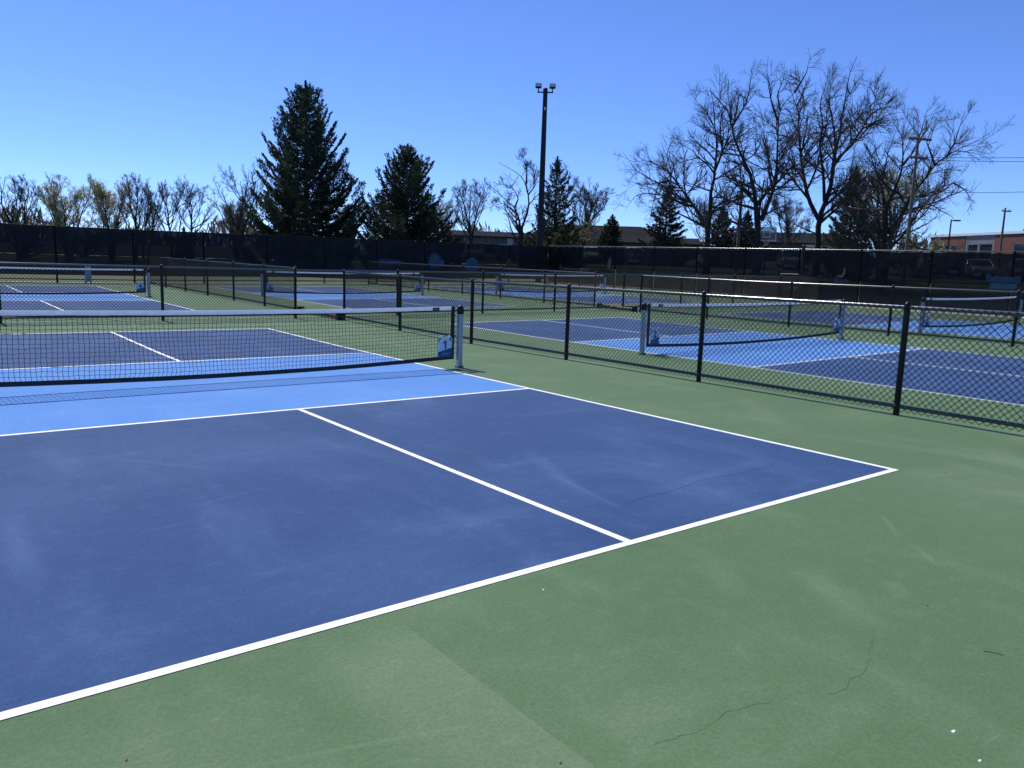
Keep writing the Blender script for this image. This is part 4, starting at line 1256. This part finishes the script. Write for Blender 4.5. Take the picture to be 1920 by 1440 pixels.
# ------------------------------------------------------------------ poles and lines
def light_pole():
    X, Y = 27.95, 37.8
    zb = tz(X, Y); H = 13.05-zb
    root = empty('floodlight_pole', (X, Y, zb), CYAW)
    tag(root, 'tall dark pole with two floodlights behind the corner of the screens', 'light pole')
    MB().tube([(0, 0, -.05), (0, 0, H*.5), (0, 0, H)], [.225, .19, .145], 18).build('pole', M['galv_dark'], root)
    MB().lathe([(.155, H-.02), (.16, H+.05), (.12, H+.12), (.02, H+.14)], 16).build('pole_cap', M['galv_dark'], root)
    MB().tube([(-.52, 0, H-.14), (.52, 0, H-.14)], .045, 10).build('cross_arm', M['galv_dark'], root)
    for s in (-1, 1):
        hd = MB().box(-.20, .20, -.10, .14, -.11, .17, .03).build('floodlight', M['galv_dark'], root, (s*.46, 0, H+.24), (R(-14), 0, 0))
        MB().box(-.17, .17, -.115, -.101, -.07, .14, .004).build('lens', M['lens'], hd)
        MB().tube([(s*.46, 0, H-.14), (s*.46, 0, H+.12)], .035, 8).build('bracket', M['galv_dark'], root)
    MB().box(-.05, .05, -.205, -.14, H-1.3, H-1.1, .01).build('junction_box', M['lens'], root)
M['galv_dark'] = simple('dark_green_grey_steel', (.022, .028, .028), .6, .0, spec=.15, var=.15, scale=3)
light_pole()

def utility_pole(X, Y, ztop, arms, label, rz, r=.15):
    zb = tz(X, Y); H = ztop-zb
    root = empty('utility_pole', (X, Y, zb), rz)
    tag(root, label, 'utility pole', 'wooden utility poles')
    MB().tube([(0, 0, -.05), (0, 0, H)], [r, r*.68], 12).build('pole', M['wood_pole'], root)
    for dz, w in arms:
        a = MB().box(-w/2, w/2, -r*.9-.11, -r*.9, H-dz-.06, H-dz+.06, .01).build('cross_arm', M['wood_pole'], root)
        for x in (-w*.45, -w*.2, w*.2, w*.45):
            MB().lathe([(.035, 0), (.05, .05), (.03, .09), (.045, .13), (.01, .16)], 8, (x, -r*.9-.055, H-dz+.06)).build('insulator', M['lens'], a)
    return root, H, zb
utility_pole(39.04, 18.6, 9.6, [(.3, 1.45), (1.3, 1.15)], 'leaning wooden utility pole with two cross arms before the rightmost tree', R(-25), .105)
utility_pole(83.05, 29.9, 9.2, [(.35, 1.2)], 'distant T shaped utility pole above the brick building', R(-20), .13)
utility_pole(50.51, 38.32, 8.8, [], 'bare pale wooden pole left of the second bare trunk', 0, .16)

def wire(p, q, sag, label):
    pts = []
    for i in range(25):
        t = i/24
        pts.append((p[0]+(q[0]-p[0])*t, p[1]+(q[1]-p[1])*t, p[2]+(q[2]-p[2])*t-sag*4*t*(1-t)))
    o = MB().tube(pts, .014, 5).build('power_line', M['cord'])
    tag(o, label, 'power line', 'power lines at right')
wire((39.1, 18.5, 8.35), (56.0, 7.1, 9.96), .3, 'upper thin power line crossing the sky at the right edge')
wire((39.1, 18.4, 8.2), (56.0, 6.9, 9.64), .33, 'middle thin power line crossing the sky at the right edge')
wire((39.1, 18.3, 6.4), (56.0, 6.7, 8.03), .25, 'lowest thin power line crossing the sky at the right edge')

def lot_lamp():
    X, Y = 62.91, 26.47; zb = tz(X, Y); H = 6.65-zb
    root = empty('parking_lot_lamp', (X, Y, zb), CYAW)
    tag(root, 'thin dark parking lot lamp in front of the brick building', 'street lamp')
    MB().tube([(0, 0, 0), (0, 0, H)], [.075, .055], 10).build('pole', M['black_metal'], root)
    MB().box(0, .30, -.03, .03, H-.10, H-.03, .01).build('arm', M['black_metal'], root)
    MB().box(.22, .72, -.16, .16, H-.12, H-.01, .02).build('lamp_head', M['black_metal'], root)
lot_lamp()

def hoop():
    D = 60.0
    X, Y = 42.9, 30.4
    zb = tz(X, Y)
    rz = math.atan2(Y+2.8, X+6.15)-R(90)
    root = empty('basketball_hoop', (X, Y, zb), rz)
    tag(root, 'basketball hoop with white edged clear board and red rim behind the screen', 'basketball hoop')
    zr = 4.05-zb
    MB().tube([(0, .9, 0), (0, .9, zr+.15), (0, .75, zr+.35), (0, .1, zr+.4)], .06, 10).build('pole', M['black_metal'], root)
    w, h = .64, .92
    fr = MB()
    for (x0, x1, z0, z1) in ((-w, w, -.06, .02), (-w, w, h-.05, h), (-w, -w+.05, .02, h-.05), (w-.05, w, .02, h-.05)):
        fr.box(x0, x1, -.02, .02, zr+z0, zr+z1)
    fr.build('board_frame', M['white_paint'], root)
    MB().box(-w+.052, w-.052, -.006, .006, zr+.022, zr+h-.052).build('board_glass', M['board'], root)
    sq = MB()
    for (x0, x1, z0, z1) in ((-.24, .24, .18, .24), (-.24, .24, .54, .60), (-.24, -.18, .24, .54), (.18, .24, .24, .54)):
        sq.box(x0, x1, -.016, -.008, zr+z0, zr+z1)
    sq.build('target_square', M['white_paint'], root)
    MB().tube([(.23*math.cos(R(a)), -.32+.23*math.sin(R(a)), zr+.06) for a in range(0, 361, 15)], .022, 8, caps=False).build('rim', M['red_paint'], root)
    MB().box(-.09, .09, -.10, -.02, zr+.02, zr+.12, .01).build('rim_bracket', M['red_paint'], root)
    nt = MB()
    for k in range(12):
        a = R(30*k); b = R(30*k+30)
        nt.tube([(.22*math.cos(a), -.32+.22*math.sin(a), zr+.05), (.15*math.cos(b), -.32+.15*math.sin(b), zr-.18), (.12*math.cos(a), -.32+.12*math.sin(a), zr-.38)], .007, 4)
        nt.tube([(.22*math.cos(b), -.32+.22*math.sin(b), zr+.05), (.15*math.cos(a), -.32+.15*math.sin(a), zr-.18), (.12*math.cos(b), -.32+.12*math.sin(b), zr-.38)], .007, 4)
    nt.build('hoop_net', M['white_paint'], root)
def board_mat():
    m, nt, b = nmat('clear_board')
    b.inputs['Base Color'].default_value = (.05, .055, .06, 1); b.inputs['Roughness'].default_value = .1
    tp = nt.nodes.new('ShaderNodeBsdfTransparent'); mx = nt.nodes.new('ShaderNodeMixShader'); mx.inputs[0].default_value = .55
    lnk(nt, tp.outputs[0], mx.inputs[1]); lnk(nt, b.outputs[0], mx.inputs[2]); lnk(nt, mx.outputs[0], nt.nodes['Material Output'].inputs[0])
    return m
M['board'] = board_mat()
hoop()

# ------------------------------------------------------------------ buildings
def brick_building():
    p0, p1 = (95.0, 42.2), (84.4, 20.9)
    L = math.hypot(p1[0]-p0[0], p1[1]-p0[1]); ang = math.atan2(p1[1]-p0[1], p1[0]-p0[0])
    zb = tz(90, 33)-.3
    root = empty('brick_building', (*p0, zb), ang)
    tag(root, 'long low red brick building with grey middle bay at the right edge', 'building')
    H = 6.95-zb
    def wall(nm, x0, x1, mat, y=0.0, openings=(), z1=H):
        """wall pieces around the openings, so that windows sit in real holes"""
        xs = sorted(set([x0, x1]+[v for o in openings for v in (o[0], o[1])]))
        mb = MB()
        for a, b in zip(xs, xs[1:]):
            op = [o for o in openings if o[0] <= a+1e-6 and b <= o[1]+1e-6]
            if op:
                mb.box(a, b, y, y+.3, 0, op[0][2]); mb.box(a, b, y, y+.3, op[0][3], z1)
            else:
                mb.box(a, b, y, y+.3, 0, z1)
        return mb.build(nm, mat, root)
    zt, zl = 5.98-zb, 4.2-zb
    wins_a = [(1.2, 2.1), (2.3, 3.2), (3.4, 4.3)]
    wins_b = [(5.95, 7.5), (7.7, 9.6)]
    wins_c = [(12.5, 14.0), (16.0, 17.5), (19.5, 21.0)]
    w1 = wall('brick_wall', 0, 5.6, M['brick'], 0, [(a, b, zl, zt) for a, b in wins_a])
    wall('grey_panel_wall', 5.603, 9.9, M['panel_grey'], .05, [(a, b, zl, zt) for a, b in wins_b])
    wall('brick_wall', 9.903, L, M['brick'], 0, [(a, b, zl, zt) for a, b in wins_c])
    for a, b in wins_a+wins_b+wins_c:
        y = .05 if (a, b) in wins_b else 0
        f = MB()
        for (x0, x1, z0, z1) in ((a, b, zl, zl+.07), (a, b, zt-.07, zt), (a, a+.07, zl+.07, zt-.07), (b-.07, b, zl+.07, zt-.07)):
            f.box(x0, x1, y+.08, y+.16, z0, z1)
        wd = f.build('window', M['white_paint'], root)
        MB().box(a+.07, b-.07, y+.11, y+.13, zl+.07, zt-.07).build('pane', M['glass'], wd)
        MB().box(a-.05, b+.05, y-.06, y+.08, zl-.09, zl-.003).build('sill', M['concrete'], wd)
    MB().box(-.15, L+.1, -.12, .5, H+.002, H+.28).build('coping', M['white_paint'], root)
    MB().box(0, L, .31, 14, H-.25, H-.05).build('roof', M['roof_grey'], root)
    MB().box(0, .3, .303, 14, 0, H).build('end_wall', M['brick'], root)
    MB().add([(11.0, 2, H), (15, 2, H), (15, 5, H), (11, 5, H), (11.4, 2.2, H+.7), (14.6, 2.2, H+.7), (14.6, 4.8, H+.7), (11.4, 4.8, H+.7)], [(0, 1, 5, 4), (1, 2, 6, 5), (2, 3, 7, 6), (3, 0, 4, 7), (4, 5, 6, 7)]).build('roof_unit', M['roof_dark'], root)
brick_building()

def house(X, Y, rz, L, Dp, eave, ridge, label, wallm, roofm, hip=.0, wins=(), band=None):
    zb = tz(X, Y)-.2
    root = empty('building', (X, Y, zb), rz)
    tag(root, label, 'building', 'roofs beyond the trees')
    e, r = eave-zb, ridge-zb
    wl_ = MB()
    for (x0, x1, y0, y1) in ((-L/2, L/2, -Dp/2, -Dp/2+.25), (-L/2, L/2, Dp/2-.25, Dp/2), (-L/2, -L/2+.25, -Dp/2+.25, Dp/2-.25), (L/2-.25, L/2, -Dp/2+.25, Dp/2-.25)):
        wl_.box(x0, x1, y0, y1, 0, e)
    wl_.build('wall', wallm, root)
    o = .5; hx = hip*L/2
    a, b, c, d = (-L/2-o, -Dp/2-o, e-.1), (L/2+o, -Dp/2-o, e-.1), (L/2+o, Dp/2+o, e-.1), (-L/2-o, Dp/2+o, e-.1)
    p, q = (-L/2-o+hx, 0, r), (L/2+o-hx, 0, r)
    t = .18
    up = lambda v: (v[0], v[1], v[2]+t)
    MB().add([a, b, c, d, p, q, up(a), up(b), up(c), up(d), up(p), up(q)],
             [(6, 7, 11, 10), (8, 9, 10, 11), (7, 8, 11), (9, 6, 10), (0, 4, 5, 1), (2, 5, 4, 3), (1, 5, 2), (3, 4, 0), (0, 1, 7, 6), (1, 2, 8, 7), (2, 3, 9, 8), (3, 0, 6, 9)]).build('roof', roofm, root)
    for (x, w, z0, z1) in wins:
        f = MB()
        for (x0, x1, za, zc) in ((x-w/2, x+w/2, z0, z0+.08), (x-w/2, x+w/2, z1-.08, z1), (x-w/2, x-w/2+.08, z0+.08, z1-.08), (x+w/2-.08, x+w/2, z0+.08, z1-.08)):
            f.box(x0, x1, -Dp/2-.06, -Dp/2-.002, za, zc)
        wd = f.build('window', M['panel_grey'], root)
        MB().box(x-w/2+.08, x+w/2-.08, -Dp/2-.03, -Dp/2-.004, z0+.08, z1-.08).build('pane', M['glass'], wd)
    if band:
        MB().box(band[0], band[1], -Dp/2-.09, -Dp/2-.003, band[2], band[3]).build('white_fascia', M['white_paint'], root)
house(61.5, 88.0, R(-33), 13, 9, 5.6, 6.35, 'low grey building with small windows behind the smaller spruce', M['siding'], M['roof_dark'], 0, [(-4.6, .9, 1.7, 2.6), (-1.4, .9, 1.7, 2.6), (2.0, .9, 1.7, 2.6)])
house(86.0, 91.0, R(-43), 26, 16, 5.8, 8.7, 'wide dark grey hipped roof behind the little spruce', M['siding'], M['roof_grey'], .55, [(-6, 1.2, 1.4, 2.5), (0, 1.2, 1.4, 2.5)])
house(83.0, 55.0, R(-55), 16, 9, 5.55, 6.9, 'dark roofed building with white stripe behind the basketball board', M['siding'], M['roof_dark'], .25, [(-3, 1.2, 1.2, 2.2)], (2.0, 6.5, 2.2, 2.6))
house(72.0, 68.0, R(-45), 12, 8, 5.1, 5.9, 'long low brown roof seen between the bare trunks', M['siding'], M['roof_grey'], 0)

# ------------------------------------------------------------------ cars in the car park
def car_parts(paint, suv):
    P = {}
    hw = .88
    belt = 1.02 if suv else .93
    top = 1.72 if suv else 1.43
    prof = [(-2.2, .32), (-2.27, .55), (-2.24, belt-.12), (-2.1, belt), (.95, belt), (1.35, belt-.03), (2.05, belt-.14), (2.22, belt-.32), (2.26, .5), (2.2, .32)]
    if not suv: prof[3] = (-2.05, belt-.02)
    body = MB()
    n = len(prof)
    rings = []
    for y, s in ((-hw, .95), (-hw+.07, 1.0), (hw-.07, 1.0), (hw, .95)):
        rings.append([(x*(.985 if s < 1 else 1), y, .32+(z-.32)*s) for x, z in prof])
    vs = [v for r_ in rings for v in r_]
    fs = []
    for k in range(3):
        for i in range(n):
            j = (i+1) % n
            fs.append((k*n+i, k*n+j, (k+1)*n+j, (k+1)*n+i))
    fs.append(tuple(range(n-1, -1, -1))); fs.append(tuple(range(3*n, 4*n)))
    body.add(vs, fs, False)
    P['body'] = (body, paint)
    if suv: b0, b1, t0, t1 = -2.12, 1.15, -1.85, .35
    else: b0, b1, t0, t1 = -1.75, 1.10, -.95, .30
    wb, wt = hw-.04, hw-.19
    cab = MB().add([(b0, -wb, belt-.01), (b1, -wb, belt-.01), (b1, wb, belt-.01), (b0, wb, belt-.01), (t0, -wt, top), (t1, -wt, top), (t1, wt, top), (t0, wt, top)],
                   [(0, 1, 5, 4), (1, 2, 6, 5), (2, 3, 7, 6), (3, 0, 4, 7)])
    P['windows'] = (cab, M['glass'])
    rf = MB().add([(t0-.06, -wt-.02, top-.03), (t1+.08, -wt-.02, top-.03), (t1+.08, wt+.02, top-.03), (t0-.06, wt+.02, top-.03), (t0+.1, -wt+.12, top+.05), (t1-.1, -wt+.12, top+.05), (t1-.1, wt-.12, top+.05), (t0+.1, wt-.12, top+.05)],
                  [(0, 1, 5, 4), (1, 2, 6, 5), (2, 3, 7, 6), (3, 0, 4, 7), (4, 5, 6, 7), (3, 2, 1, 0)])
    P['roof'] = (rf, paint)
    pil = MB()
    for s in (-1, 1):
        for (xb, xt) in ((b0, t0), (b1, t1), ((b0+b1)/2-.1, (t0+t1)/2)):
            pil.tube([(xb, s*(wb+.005), belt), (xt, s*(wt+.005), top)], .035, 6)
    P['pillars'] = (pil, paint)
    return P
_car = {}
def car(X, Y, rz, col, suv, label):
    key = (col, suv)
    if key not in _car:
        _car[key] = {k: mb.mesh(k, m) for k, (mb, m) in car_parts(M['car_'+col], suv).items()}
        if 'tyre' not in _car:
            _car['tyre'] = MB().lathe([(.2, -.1), (.32, -.1), (.335, -.06), (.335, .06), (.32, .1), (.2, .1)], 20).mesh('tyre', M['rubber'])
            _car['rim'] = MB().lathe([(.04, -.09), (.205, -.085), (.205, .085), (.04, .09)], 14).mesh('rim', M['rim'])
            _car['lamp'] = MB().box(-.04, .03, -.16, .16, -.07, .07, .02).mesh('headlight', M['car_lamp'])
            _car['tail'] = MB().box(-.03, .04, -.14, .14, -.09, .09, .02).mesh('tail_light', M['red_paint'])
    root = empty('parked_car', (X, Y, tz(X, Y)), rz)
    tag(root, label, 'car', 'parked cars beyond the screens')
    for k, me in _car[key].items(): link(k, me, root)
    for x in (-1.38, 1.40):
        for s in (-1, 1):
            w = link('tyre', _car['tyre'], root, (x, s*.80, .335), (R(90), 0, 0)); link('rim', _car['rim'], w)
    z = .80 if suv else .70
    for s in (-1, 1):
        link('headlight', _car['lamp'], root, (2.24, s*.62, z)); link('tail_light', _car['tail'], root, (-2.25, s*.62, z+.05))
for (X, Y, a, col, suv, lab) in (
    (66.2, 29.2, 210, 'white', True, 'white parked car whose roof shows above the right screen'),
    (64.0, 24.4, 215, 'silver', False, 'silver parked car peeking over the right screen near the lamp'),
    (64.6, 21.6, 215, 'red', False, 'dark red parked car peeking over the screen at the right edge'),
    (65.4, 26.9, 215, 'black', True, 'black parked car between the white and silver ones'),
    (60.5, 33.6, 215, 'grey', False, 'grey parked car behind the screen right of the gate'),
    (58.0, 38.0, 220, 'silver', True, 'silver parked car behind the screen near the basketball hoop'),
    (56.0, 41.0, 225, 'black', False, 'black parked car behind the screen below the second bare trunk'),
    (50.0, 49.8, 230, 'silver', False, 'silver parked car behind the screen right of the printed leaf'),
    (47.6, 53.2, 230, 'white', False, 'white parked car behind the screen left of the printed leaf'),
    (42.3, 60.2, 240, 'grey', False, 'grey parked car behind the screen right of the round print'),
    (40.0, 62.6, 240, 'white', False, 'white parked car behind the screen above the round print'),
    (37.6, 64.6, 240, 'blue', False, 'blue parked car behind the screen left of the round print')):
    car(X, Y, R(a), col, suv, lab)

# ------------------------------------------------------------------ far wood along the horizon
def far_wood():
    rng = np.random.default_rng(90)
    n = 9000
    th = rng.uniform(R(-5), R(75), n)          # bearing from +Y towards +X
    D = rng.uniform(190, 240, n)
    x, y = -6+D*np.sin(th), -3+D*np.cos(th)
    hmax = 5.0+2.2*np.sin(th*23)+1.6*np.sin(th*61+1)
    z0 = np.array([tz(a, b) for a, b in zip(x, y)])
    z = z0+hmax*rng.uniform(0, 1, n)**.8
    ax = unit(np.stack([rng.normal(0, .4, n), rng.normal(0, .4, n), np.ones(n)], 1))
    me = leaf_mesh(np.stack([x, y, z], 1), 2.6, rng, M['wood_far'], ax, .22)
    tag(link('far_wood', me), 'low band of distant bare woodland along the horizon', 'woodland', kind='stuff')
M['wood_far'] = leafy('far_wood', (.10, .085, .07), (.13, .12, .08), .3)
far_wood()

# ------------------------------------------------------------------ bits on the paint
def bit(x, y, s, mat, label, seed, name='scrap', asp=.6, cat='debris', group='bits lying on the green paint'):
    rnd = random.Random(seed)
    k = 7
    pts = [(math.cos(6.283*i/k)*s*rnd.uniform(.7, 1.1), math.sin(6.283*i/k)*s*asp*rnd.uniform(.7, 1.1)) for i in range(k)]
    mb = MB()
    vs = [(a, b, 0) for a, b in pts]+[(a*.8, b*.8, .0015+.0015*rnd.random()) for a, b in pts]
    mb.add(vs, [(i, (i+1) % k, k+(i+1) % k, k+i) for i in range(k)]+[tuple(range(k, 2*k))])
    o = mb.build(name, mat, None, (x, y, gz(x, y)+.0005), (0, 0, rnd.uniform(0, 6)))
    tag(o, label, cat, group)
M['scrap'] = simple('white_scrap', (.72, .74, .74), .7); M['dry_leaf'] = simple('dry_leaf', (.16, .07, .03), .8); M['dry_twig'] = simple('dry_twig', (.22, .18, .12), .9)
bit(-3.47, -1.84, .013, M['scrap'], 'larger white scrap at the lower right', 1, 'paper_scrap')
bit(-3.57, -1.96, .009, M['scrap'], 'small white scrap below the larger one at lower right', 2, 'paper_scrap')
bit(-3.87, -.19, .010, M['scrap'], 'tiny white scrap just below the front white baseline', 3, 'paper_scrap')
bit(-4.66, -1.20, .008, M['dry_leaf'], 'small rust coloured leaf at the bottom edge, middle', 4, 'dry_leaf')
bit(-5.71, -.44, .008, M['dry_leaf'], 'small rust coloured leaf at the bottom left', 5, 'dry_leaf')
bit(.26, -.24, .02, M['dry_leaf'], 'brown leaf right of the corner of the white lines', 6, 'dry_leaf', .3)
bit(-2.49, -1.32, .008, M['dry_leaf'], 'dark speck of leaf right of the crack', 7, 'dry_leaf')
tw = MB().tube([(0, 0, .0018), (.03, .006, .0022), (.075, .0, .0018)], .0018, 5).build('fallen_twig', M['dry_twig'], None, (-2.76, -1.66, gz(-2.7, -1.7)), (0, 0, R(-62)))
tag(tw, 'short pale twig on the green paint at the right', 'debris', 'bits lying on the green paint')
